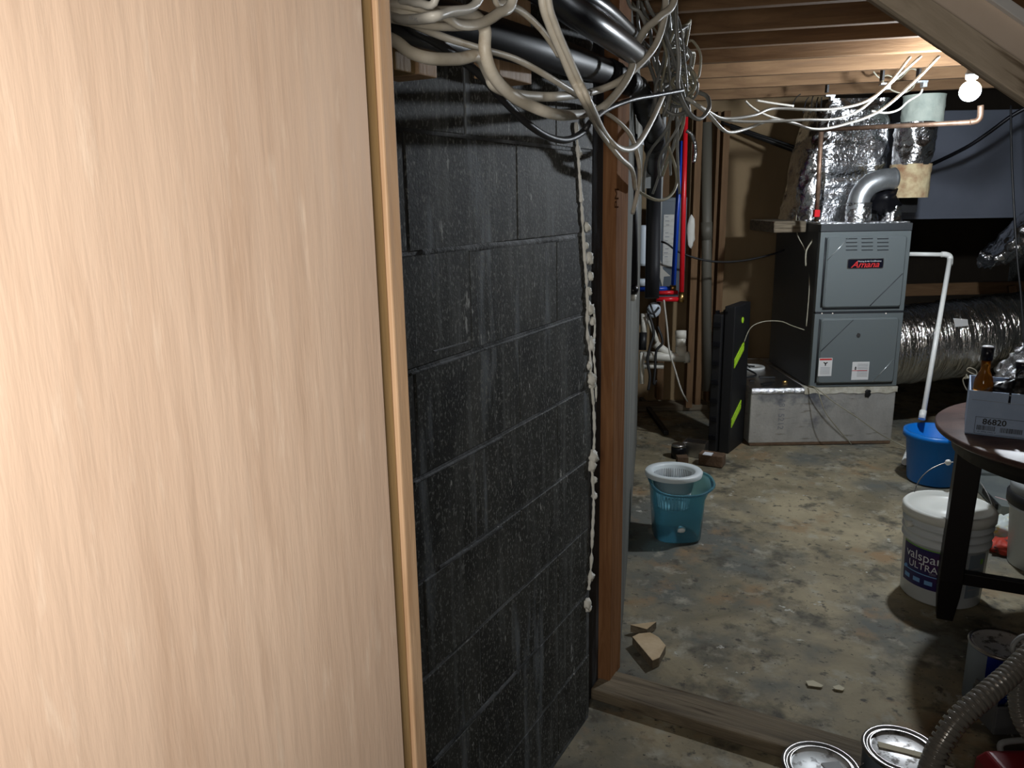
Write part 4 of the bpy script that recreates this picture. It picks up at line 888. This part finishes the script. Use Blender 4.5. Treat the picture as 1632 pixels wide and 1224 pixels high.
MB().lathe([(PR1 + .002, .328), (PR1 + .010, .330), (PR1 + .010, .358), (PR1 + .004, .366), (PR1 - .008, .366), (PR1 - .012, .352), (.06, .350), (.055, .354), (.001, .354)], 56, pc_).build('lid', 'lid_cream', pw_)
def onpail(a, z, off=.0012):
    r = PR0 + (PR1 - .004 - PR0) * z / .235 + off; return pc_ + Vector((r * math.cos(a), r * math.sin(a), z))
def pail_patch(a0, a1, z0, z1, off, n=14):
    vs = []; 
    for i in range(n + 1):
        a = a0 + (a1 - a0) * i / n; vs += [onpail(a, z0, off), onpail(a, z1, off)]
    return MB().add(vs, [(2 * i, 2 * i + 2, 2 * i + 3, 2 * i + 1) for i in range(n)], True)
view_a = math.atan2(-pc_.y, -pc_.x)   # angle facing the camera
L0 = view_a - 1.12; L1 = view_a + .45
lb_ = pail_patch(L0, L1, .065, .222, .0012).build('label', 'label_navy', pw_)
pail_patch(L0, L1, .2225, .227, .0014).build('green_edge', 'ink_green', lb_)
def ptxt(s, size, ac, z, m, nm='lettering'):
    text_mb(s, size, (0, 0, 0), (1, 0, 0), (0, 0, 1), bend=lambda x, y: onpail(ac + x / .146, z + y, .0022)).build(nm, m, lb_)
ac = L0 + .62
ptxt('valspar', .052, ac, .188, 'ink_white'); ptxt('ULTRA', .038, ac + .02, .148, 'ink_white'); ptxt('2000', .012, ac + .3, .131, 'ink_grey')
pail_patch(L0 + .12, L0 + 1.2, .118, .122, .002).build('blue_line', 'ink_lblue', lb_)
MB().blob(onpail(L0 + .13, .125, .001), .008, n=6, amp=0, squash=(1, 1, 1)).build('blue_dot', 'ink_lblue', lb_)
for k in range(4): pail_patch(L0 + .1 + k * .32, L0 + .3 + k * .32, .083, .100, .002, 4).build('info_box', 'ink_lblue', lb_)
pp2 = pail_patch(view_a + .62, view_a + 1.15, .05, .225, .001).build('info_panel', 'can_grey', pw_)
pail_patch(view_a + .95, view_a + 1.05, .185, .205, .002, 3).build('green_square', 'ink_green', pp2)
for k in range(6): pail_patch(view_a + .68, view_a + .68 + .3, .08 + k * .017, .086 + k * .017, .002, 4).build('small_print', 'ink_grey', pp2)
hA = pc_ + Vector((-.155 * 1, .02, .30)); hB = pc_ + Vector((.158, -.01, .30))
hpts = [P(1452, 815, (P(1452, 815, 1) - P(1452, 815, 1)).length + 3.05), P(1460, 775, 3.1), P(1480, 750, 3.12), P(1512, 737, 3.12), P(1540, 742, 3.08), P(1562, 768, 3.02), P(1580, 800, 2.95), P(1589, 835, 2.9)]
MB().tube(hpts, .0022, n=6).build('wire_handle', 'tin_rim', pw_)
for s_ in (-1, 1): MB().tube([pc_ + Vector((s_ * .145, -.02, .30)), pc_ + Vector((s_ * .168, -.02, .30))], .012, n=12, sub=1).build('ear', 'lid_cream', pw_)
o = MB().blob(P(1511, 737, 3.10), .012, n=6, amp=.1).build('handle_grip', 'lid_cream', pw_)
rp = Vector((2.20, 2.98, 0))
p2 = thing('lidded_pail', 'grey lidded pail cut by the right edge of the photo', 'pail', rp)
MB().lathe([(.001, .003), (.125, .003), (.142, .25), (.150, .252), (.150, .258), (.143, .262), (.144, .285), (.152, .287), (.152, .293), (.145, .297), (.146, .335)], 44, rp).build('body', 'pail_white', p2)
MB().lathe([(.147, .315), (.150, .345), (.146, .36), (.12, .36), (.115, .345), (.001, .343)], 44, rp).build('lid', 'plastic_grey', p2)
MB().lathe([(.148, .262), (.158, .27), (.158, .31), (.148, .318)], 30, rp).build('dark_band', 'black_rubber', p2)
# mop bucket
mc = FZ(1080, 842) ; mc = Vector((.745, 3.335, 0))
mb_ = thing('mop_bucket', 'translucent teal mop bucket with a pouring lip near the grey wall', 'bucket', mc)
def sq(r, z, e=.62, sx=1.0, sy=1.0, n=44, lip=0.0):
    out = []
    for i in range(n):
        a = 2 * math.pi * i / n; c, s_ = math.cos(a), math.sin(a)
        x = math.copysign(abs(c) ** e, c) * r * sx; y = math.copysign(abs(s_) ** e, s_) * r * sy
        if lip: x += lip * max(0, math.cos(a - 0.1)) ** 5
        out.append(mc + Vector((x, y, z)))
    return out
def loft(rings, smooth=True):
    n = len(rings[0]); vs = [p for r in rings for p in r]; fs = []
    for k in range(len(rings) - 1):
        for i in range(n):
            j = (i + 1) % n; fs.append((k * n + i, k * n + j, (k + 1) * n + j, (k + 1) * n + i))
    return MB().add(vs, fs, smooth)
def rimz(base):   # wavy rim: higher at the back-left
    return base
rings = [sq(.095, .004), sq(.105, .010), sq(.118, .20), sq(.123, .245, lip=.02), sq(.128, .262, lip=.035)]
for k in (3, 4):
    for i, v in enumerate(rings[k]):
        a = 2 * math.pi * i / 44; v.z += .012 * max(0, -math.cos(a)) + .018 * max(0, math.sin(a)) - .022 * max(0, -math.sin(a))
outer = loft(rings); n = 44
outer.f.append(list(range(n))[::-1]); outer.sm.append(False)
ob = outer.build('body', 'teal_plastic', mb_); md = ob.modifiers.new('s', 'SOLIDIFY'); md.thickness = .003; md.offset = -1
rimp = rings[4] + [rings[4][0]]
MB().tube(rimp, .0065, n=8, sub=1, caps=False).build('rim', 'teal_plastic', mb_)
MB().blob(mc + Vector((0, -.105, .075)), .016, seed=2, n=6, amp=.4, squash=(1.2, .5, 1)).build('cap_plug', 'wringer_white', mb_)
wr = thing('wringer_basket', 'white slotted wringer basket set in the teal mop bucket', 'basket', mc + Vector((-.01, .03, .2)))
wc = mc + Vector((-.012, .035, 0))
MB().lathe([(.128, .283), (.131, .300), (.126, .307), (.100, .305), (.094, .299), (.082, .215), (.078, .211), (.086, .211), (.100, .291), (.120, .287)], 48, wc, sx=1.0, sy=.92).build('basket_wall', 'wringer_white', wr)
mb = MB()
for k in range(30):
    a = 2 * math.pi * k / 30; ca, sa_ = math.cos(a), math.sin(a)
    mb.tube([wc + Vector((.080 * ca, .074 * sa_, .215)), wc + Vector((.070 * ca, .064 * sa_, .13))], .0032, n=5, sub=1)
mb.lathe([(.001, .13), (.072, .13), (.072, .136), (.001, .136)], 30, wc, sy=.92)
mb.build('slats', 'wringer_white', wr)
# slots
mb = MB()
for k in range(24):
    a = math.pi * (0.1 + .8 * k / 23); ca, sa_ = math.cos(a), math.sin(a)
    mb.tube([wc + Vector((.0925 * ca, .0845 * sa_, .286)), wc + Vector((.0835 * ca, .0765 * sa_, .224))], .0022, n=5, sub=1)
mb.build('slot', 'ink_grey', wr)
# wood chips
def chip(name, label, pts, h, m='chip_wood'):
    base = [FZ(x, y, h) for x, y in pts]; c = sum(base, Vector()) / len(base)
    t = thing(name, label, 'wood chip', Vector((c.x, c.y, 0)))
    lo = [Vector((p.x, p.y, 0)) for p in base]; n = len(base)
    MB().add(lo + base, [(i, (i + 1) % n, n + (i + 1) % n, n + i) for i in range(n)] + [list(range(n))[::-1]]).build('bark_side', 'grey_wood', t)
    MB().prism([p - Z3 * .002 for p in base], Z3 * .003).build('cut_face', m, t)
    return t
chip('wood_chip', 'larger pale split wood chunk with bark on the floor near the post', [(1008, 1015), (1018, 1010), (1036, 1008), (1050, 1016), (1061, 1029), (1051, 1048), (1040, 1053)], .030)
chip('wood_chip', 'smaller triangular wood chip behind the larger chunk', [(1005, 996), (1046, 991), (1031, 1003)], .028)
for pts, lb in (([(1284, 1086), (1296, 1085), (1312, 1093), (1309, 1096), (1288, 1093)], 'long pale plaster flake on the concrete, left one of the pair'),
                ([(1327, 1095), (1337, 1092), (1346, 1097), (1343, 1101), (1331, 1099)], 'short pale plaster flake on the concrete, right one of the pair')):
    o = MB().prism([FZ(x, y, .001) for x, y in pts], (0, 0, .002)).build('plaster_flake', 'cord_cream'); tag(o, lb, 'flake')

# ------------------------------------------------------------------ round table and box
TC = Vector((1.94, 2.42, 0)); TZ = .74
tb = thing('round_table', 'round dark cherry wood table cut by the right edge', 'table', TC)
MB().lathe([(.001, TZ - .026), (.485, TZ - .026), (.497, TZ - .018), (.500, TZ - .006), (.494, TZ), (.001, TZ)], 90, TC).build('table_top', 'table_top', tb)
MB().lathe([(.44, TZ - .026), (.44, TZ - .085), (.42, TZ - .085), (.42, TZ - .026)], 60, TC, smooth=True).build('apron', 'table_dark', tb)
lv = Vector((1.580, 2.592, 0)) - TC
for k in range(4):
    d = rot_z(k * math.pi / 2) @ lv; b = TC + d; tpv = TC + d * .955; tpv.z = TZ - .03
    R = rot_z(math.atan2(d.y, d.x)); mb = MB(); rings = []
    for (z, wa, wb2) in ((0, .026, .036), (.10, .036, .046), (.16, .038, .050), (.40, .038, .050), (.71, .040, .050)):
        cc = Vector((b.x, b.y, 0)).lerp(Vector((tpv.x, tpv.y, 0)), z / .71)
        rings.append([cc + R @ Vector((sx * wa, sy * wb2 * .9, 0)) + Z3 * z for sx, sy in ((-1, -1), (1, -1), (1, 1), (-1, 1))])
    lg = loft(rings, False); lg.f.append([0, 1, 2, 3][::-1]); lg.sm.append(False); lg.build('leg', 'table_dark', tb, bevel=.003)
for k in (0, 1):
    d = rot_z(k * math.pi / 2) @ lv
    board('stretcher', TC - d * .95 + Z3 * (.165 + 0 * k), TC + d * .95 + Z3 * .165, .035, .045 - .001 * k, 'table_dark', tb)
MB().lathe([(.001, .12), (.05, .12), (.05, .62), (.03, .70), (.001, .70)], 20, TC).build('center_post', 'table_dark', tb)
b0 = FZ(1537, 691, TZ); b1 = FZ(1660, 705, TZ); bex = (b1 - b0).normalized(); bey = Vector((-bex.y, bex.x, 0)); BW, BD, BH = .34, .25, .148
cb = thing('carton_box', 'pale blue grey cardboard carton numbered 86820 on the round table', 'carton', b0 + bex * BW / 2 + bey * BD / 2)
def bq(u, v, z): return b0 + bex * u + bey * v + Z3 * (z + .001)
def panel(u0, u1, v0, v1, z0, z1): return MB().prism([bq(u0, v0, z0), bq(u1, v0, z0), bq(u1, v1, z0), bq(u0, v1, z0)], Z3 * (z1 - z0))
panel(0, .110, 0, .004, .0, BH).build('front_panel', 'carton_blue', cb)
panel(.110, .117, 0, .004, .0, BH - .035).build('front_panel', 'carton_blue', cb)
panel(.117, BW, 0, .004, .0, BH).build('front_panel', 'carton_blue', cb)
panel(0, BW, BD - .004, BD, 0, BH).build('rear_panel', 'carton_blue', cb)
panel(0, .004, 0.004, BD - .004, 0, BH).build('side_panel', 'carton_blue', cb)
panel(BW - .004, BW, .004, BD - .004, 0, BH).build('side_panel', 'carton_blue', cb)
panel(0, BW, 0, BD, 0, .004).build('base_panel', 'carton_blue', cb)
MB().tube([bq(.01, -.0006, BH - .030), bq(BW - .01, -.0006, BH - .036)], .0006, n=4, sub=1).build('crease', 'ink_grey', cb)
lbx = panel(.026, .29, -.0008, 0, .006, .062).build('barcode_label', 'carton_blue', cb)
mb = MB()
for (u0, u1, z0, z1) in ((.026, .29, .061, .0622), (.026, .0272, .006, .0622), (.026, .29, .006, .0068)): mb.v; mb.add(*(lambda m: (m.v, m.f))(panel(u0, u1, -.0014, -.0008, z0, z1)))
rb = random.Random(5); u = .032
while u < .083:
    wdt = rb.choice([.0006, .001, .0016]); q_ = panel(u, u + wdt, -.0014, -.0008, .018, .034); mb.add(q_.v, q_.f); u += wdt + rb.choice([.0007, .0011])
u = .098
while u < .16:
    wdt = rb.choice([.0008, .0014, .002]); q_ = panel(u, u + wdt, -.0014, -.0008, .016, .032); mb.add(q_.v, q_.f); u += wdt + rb.choice([.0008, .0014])
mb.build('barcode', 'ink', lbx)
text_mb('86820', .027, bq(.080, -.0012, .047), bex, Z3, .0008, bold=.0006).build('lettering', 'ink', lbx)
text_mb('1 45 39906 03652 8', .007, bq(.058, -.0012, .0125), bex, Z3, .0008).build('lettering', 'ink', lbx)
# bottles
def bottle(c, h, rb_, rn, label, liquor, m='glass_clear', capt=.05):
    t = thing('liquor_bottle', label, 'bottle', c, 'bottles standing in the carton on the table'); c = Vector(c)
    MB().lathe([(.001, 0), (rb_, 0), (rb_, h * .55), (rb_ * .9, h * .62), (rn, h * .72), (rn, h - capt), (.001, h - capt)], 28, c).build('glass', m, t)
    MB().lathe([(.001, h - capt), (rn + .004, h - capt), (rn + .004, h - .002), (.001, h - .002)], 22, c).build('cap', 'cap_black', t)
    MB().lathe([(rn + .003, h - .002), (rn + .001, h + .001), (.001, h + .001)], 22, c).build('cap_disc', 'cap_top', t)
    return t
c = bq(.038, .050, .004); top = AY(1566, 552, c.y)
bottle(c, top.z - c.z, .029, .014, 'amber liquor bottle with tall dark cap, tallest in the carton', 1, 'glass_amber', .046)
c = bq(.140, .060, .004); top = AY(1606, 576, c.y)
bottle(c, top.z - c.z, .036, .017, 'clear glass bottle with white topped cap right of the amber one', 0, 'glass_clear', .022)
bag = thing('black_bag', 'glossy black plastic bag tucked around the bottles in the carton', 'bag', bq(.17, .05, .1))
vs, fs = crumpled(lambda u, v: (bq(.17 + .155 * math.cos(6.283 * u) * math.sin(math.pi * (.02 + .96 * v)), .065 + .055 * math.sin(6.283 * u) * math.sin(math.pi * (.02 + .96 * v)), .115 - .075 * math.cos(math.pi * v) * (-1)), Vector((math.cos(6.283 * u), math.sin(6.283 * u), .2))), 48, 24, .04, 20, 2)
MB().add([v for v in vs], fs, True).build('film', 'black_gloss', bag)
cable('cream cord with a knotted loop over the carton corner', dd([(1541, 622), (1536, 612), (1535, 604), (1542, 600), (1556, 597), (1555, 590), (1545, 586), (1541, 590), (1549, 595), (1562, 600), (1566, 602)], 2.80), .0018, 'cord_cream', name='cord', cat='cord')
cable('short cream cord end knotted beside the carton loop', dd([(1538, 604), (1541, 597), (1540, 602), (1546, 602)], 2.78), .0025, 'cord_cream', name='cord', cat='cord')

# ------------------------------------------------------------------ clutter to the right on the floor
g = thing('sheet_metal_piece', 'flat grey folded sheet metal piece on the floor past the white pail', 'metal sheet', Vector((2.72, 3.98, 0)))
q0 = FZ(1556, 745, .06); q1 = FZ(1622, 745, .06); q2 = FZ(1622, 806, .06); q3 = FZ(1560, 800, .06)
pts = [FZ(1548, 757, .05), FZ(1640, 760, .05), FZ(1640, 812, .05), FZ(1596, 806, .05)]
MB().prism([Vector((p.x, p.y, .001)) for p in pts], (0, 0, .049)).build('tray', 'sheet_metal', g, bevel=.002)
pts = [FZ(1548, 742, .05), FZ(1625, 744, .05), FZ(1625, 758, .05), FZ(1548, 756, .05)]
MB().prism([Vector((p.x, p.y, .001)) for p in pts], (0, 0, .060)).build('flange', 'sheet_metal', g)
def floorpipe(label, a, b, r, m, name='plastic_pipe', cat='pipe'):
    p = FZ(*a, r); q = FZ(*b, r); o = MB().tube([p + Z3 * .001, q + Z3 * .001], r, n=14, sub=1).build(name, m); tag(o, label, cat); return o
floorpipe('cream pipe lying on the floor behind the sheet metal piece', (1540, 741), (1604, 735), .02, 'pvc')
floorpipe('pinkish pipe lying between the two pails', (1585, 799), (1630, 813), .025, 'pink_pipe')
floorpipe('short white pipe offcut lying behind the blue bucket', (1451, 712), (1442, 737), .018, 'pvc_white')
o = board('black_bar', FZ(1545, 748, .03), FZ(1592, 808, .03), .035, .03, 'black_plastic'); tag(o, 'black bar slanting from the table leg to the white pail', 'bar')
rg = FZ(1600, 868); o = MB().blob(rg + Vector((.03, .06, .05)), .07, seed=3, n=12, amp=.7, sc=4, squash=(1.1, 1, .75)).build('plastic_wrapper', 'rag_white'); tag(o, 'crumpled white and yellow plastic wrapper between the pails', 'wrapper')
o = MB().blob(FZ(1600, 884) + Vector((.02, .03, .028)), .055, seed=9, n=12, amp=.6, sc=4, squash=(1.4, 1, .5)).build('plastic_wrapper', 'rag_red'); tag(o, 'red and black wrapper lying in front of the yellow one', 'wrapper')

# blue can
bc = Vector((1.462, 2.09, 0)); ct = thing('blue_paint_can', 'paint can with blue body and grey side label near the right edge', 'paint can', bc)
MB().lathe([(.001, .002), (.088, .002), (.088, .19), (.091, .193), (.091, .197), (.086, .197), (.083, .190), (.078, .190), (.074, .185), (.001, .185)], 48, bc).build('can_body', 'can_blue', ct)
va = math.atan2(-bc.y, -bc.x)
vs = []; 
for i in range(13):
    a = va - 1.6 + 1.22 * i / 12; vs += [bc + Vector((.0888 * math.cos(a), .0888 * math.sin(a), .006)), bc + Vector((.0888 * math.cos(a), .0888 * math.sin(a), .188))]
lb2 = MB().add(vs, [(2 * i, 2 * i + 2, 2 * i + 3, 2 * i + 1) for i in range(12)], True).build('side_label', 'can_grey', ct)
MB().lathe([(.090, .190), (.0925, .196), (.088, .2), (.084, .196)], 48, bc).build('rim', 'tin_rim', ct)
MB().lathe([(.001, .193), (.076, .193), (.079, .1975), (.083, .1965)], 40, bc).build('lid', 'tin', ct)
mb = MB()
for k in range(5):
    z = .07 + .008 * k; vs = []
    for i in range(7):
        a = va + .28 + .35 * i / 6; vs += [bc + Vector((.089 * math.cos(a), .089 * math.sin(a), z)), bc + Vector((.089 * math.cos(a), .089 * math.sin(a), z + .0022))]
    mb.add(vs, [(2 * i, 2 * i + 2, 2 * i + 3, 2 * i + 1) for i in range(6)], True)
mb.build('small_print', 'ink_lblue', ct)

def paintcan(c, r, h, label, lidm, sidem, tape=None):
    c = Vector(c); t = thing('paint_can', label, 'paint can', c)
    MB().lathe([(.001, .002), (r - .003, .002), (r - .003, h - .012), (r, h - .010), (r, h - .004)], 56, c).build('can_body', sidem, t)
    MB().lathe([(r - .001, h - .010), (r + .002, h - .004), (r, h), (r - .006, h + .001), (r - .010, h - .004), (r - .014, h - .004), (r - .017, h), (r - .020, h - .001)], 64, c).build('rim', 'tin_rim', t)
    MB().lathe([(r - .008, h - .007), (r - .0165, h - .0065), (r - .019, h - .004), (r - .024, h - .009), (.001, h - .007)], 56, c).build('lid', lidm, t)
    return t, c
t1, c1_ = paintcan((.725, 1.600, 0), .089, .19, 'paint can with pale worn lid at the bottom edge, left one', 'lid_paint', 'can_grey')
MB().prism([c1_ + Vector((.02, -.05, .184)), c1_ + Vector((.055, -.045, .184)), c1_ + Vector((.05, .02, .184)), c1_ + Vector((.005, .015, .184))], (0, 0, .0012)).build('smudge', 'plastic_grey', t1)
t2, c2_ = paintcan((.945, 1.655, 0), .090, .19, 'paint can with shiny lid and tape strip at the bottom edge, right one', 'tin', 'can_side')
MB().prism([c2_ + Vector((-.045, .032, .185)), c2_ + Vector((.058, -.018, .185)), c2_ + Vector((.056, -.036, .185)), c2_ + Vector((-.05, .012, .185))], (0, 0, .0012)).build('tape_strip', 'cord_cream', t2)
for (t_, c_) in ((t1, c1_), (t2, c2_)):
    MB().tube([c_ + Vector((-.090, 0, .15)), c_ + Vector((-.1, 0, .13)), c_ + Vector((-.098, -.02, .09)), c_ + Vector((-.05, -.085, .06)), c_ + Vector((.05, -.085, .06)), c_ + Vector((.098, -.02, .09)), c_ + Vector((.1, 0, .13)), c_ + Vector((.09, 0, .15))], .002, n=6).build('bail_handle', 'tin_rim', t_)
# hose
hs = thing('corrugated_hose', 'grey corrugated vacuum hose curving up beside the right paint can', 'hose', P(1500, 1190, 1.8))
hpts = [FZ(1466, 1330, .03), P(1474, 1262, 1.86), P(1490, 1205, 1.84), P(1522, 1152, 1.84), P(1566, 1112, 1.85), P(1608, 1076, 1.88), P(1660, 1030, 1.9), P(1720, 1010, 1.92)]
axis = crom(hpts, 90)
MB().tube(axis, .026, n=20, sub=1, rf=lambda L, t: .0265 if (L % .0150) < .0085 else .0200).build('hose_run', 'hose_grey', hs)
MB().tube([P(1626, 1080, 1.98), P(1622, 1110, 1.98), P(1630, 1150, 1.98), P(1660, 1190, 1.98)], .022, n=14, sub=50, rf=lambda L, t: .0205 + .003 * (1 if (L % .0125) < .0075 else -.6)).build('hose_return', 'hose_grey', hs)
MB().tube([P(1650, 1012, 1.95), P(1628, 1015, 1.95), P(1614, 1030, 1.95), P(1620, 1046, 1.95), P(1632, 1052, 1.95)], .006, n=8).build('cuff_ring', 'plastic_grey', hs)
# grey caddy & red case
gc = FZ(1583, 1172); g2 = thing('grey_crate', 'dark grey plastic crate in shadow under the hose', 'crate', gc + Vector((.12, .05, 0)))
def gb(u0, u1, v0, v1, z0, z1): return MB().prism([gc + Vector((u0, v0, z0)), gc + Vector((u1, v0, z0)), gc + Vector((u1, v1, z0)), gc + Vector((u0, v1, z0))], (0, 0, z1 - z0))
gb(0, .30, 0, .008, 0, .09).build('side', 'grey_plastic', g2, bevel=.003); gb(0, .30, .112, .12, 0, .09).build('side', 'grey_plastic', g2, bevel=.003)
gb(0, .008, .008, .112, 0, .11).build('end', 'grey_plastic', g2, bevel=.003); gb(.292, .30, .008, .112, 0, .11).build('end', 'grey_plastic', g2, bevel=.003)
gb(.008, .292, .008, .112, 0, .006).build('bottom', 'grey_plastic', g2)
MB().blob(gc + Vector((.15, .06, .06)), .045, seed=6, n=8, amp=.5, squash=(1.6, .9, .6)).build('rag', 'sheet_metal', g2)
rc = FZ(1576, 1200, .12); rd = thing('red_case', 'dark red plastic case cut by the bottom right corner', 'case', Vector((rc.x + .15, rc.y - .08, 0)))
c = Vector((rc.x, rc.y, 0))
rings = [[c + Vector((x, y, z)) for x, y in ((-.02 + i_, -.22 + i_), (.30 - i_, -.22 + i_), (.30 - i_, .03 - i_), (-.02 + i_, .03 - i_))] for z, i_ in ((.002, .0), (.09, .004), (.118, .018), (.12, .03))]
lo = loft(rings, False); lo.f.append([12, 13, 14, 15]); lo.sm.append(False); lo.f.append([3, 2, 1, 0]); lo.sm.append(False); lo.build('shell', 'red_plastic', rd, bevel=.006)
MB().tube([c + Vector((.04, .015, .112)), c + Vector((.05, .02, .135)), c + Vector((.15, .02, .138)), c + Vector((.16, .015, .112))], .008, n=8).build('handle', 'plastic_grey', rd)
# printed lettering on the flat cable
pm = W(662, 31, .2265)
ct_ = text_mb('600 VOLTS', .0055, pm, DW, Z3, .0004); ct_.build('lettering', 'ink_grey', pc)
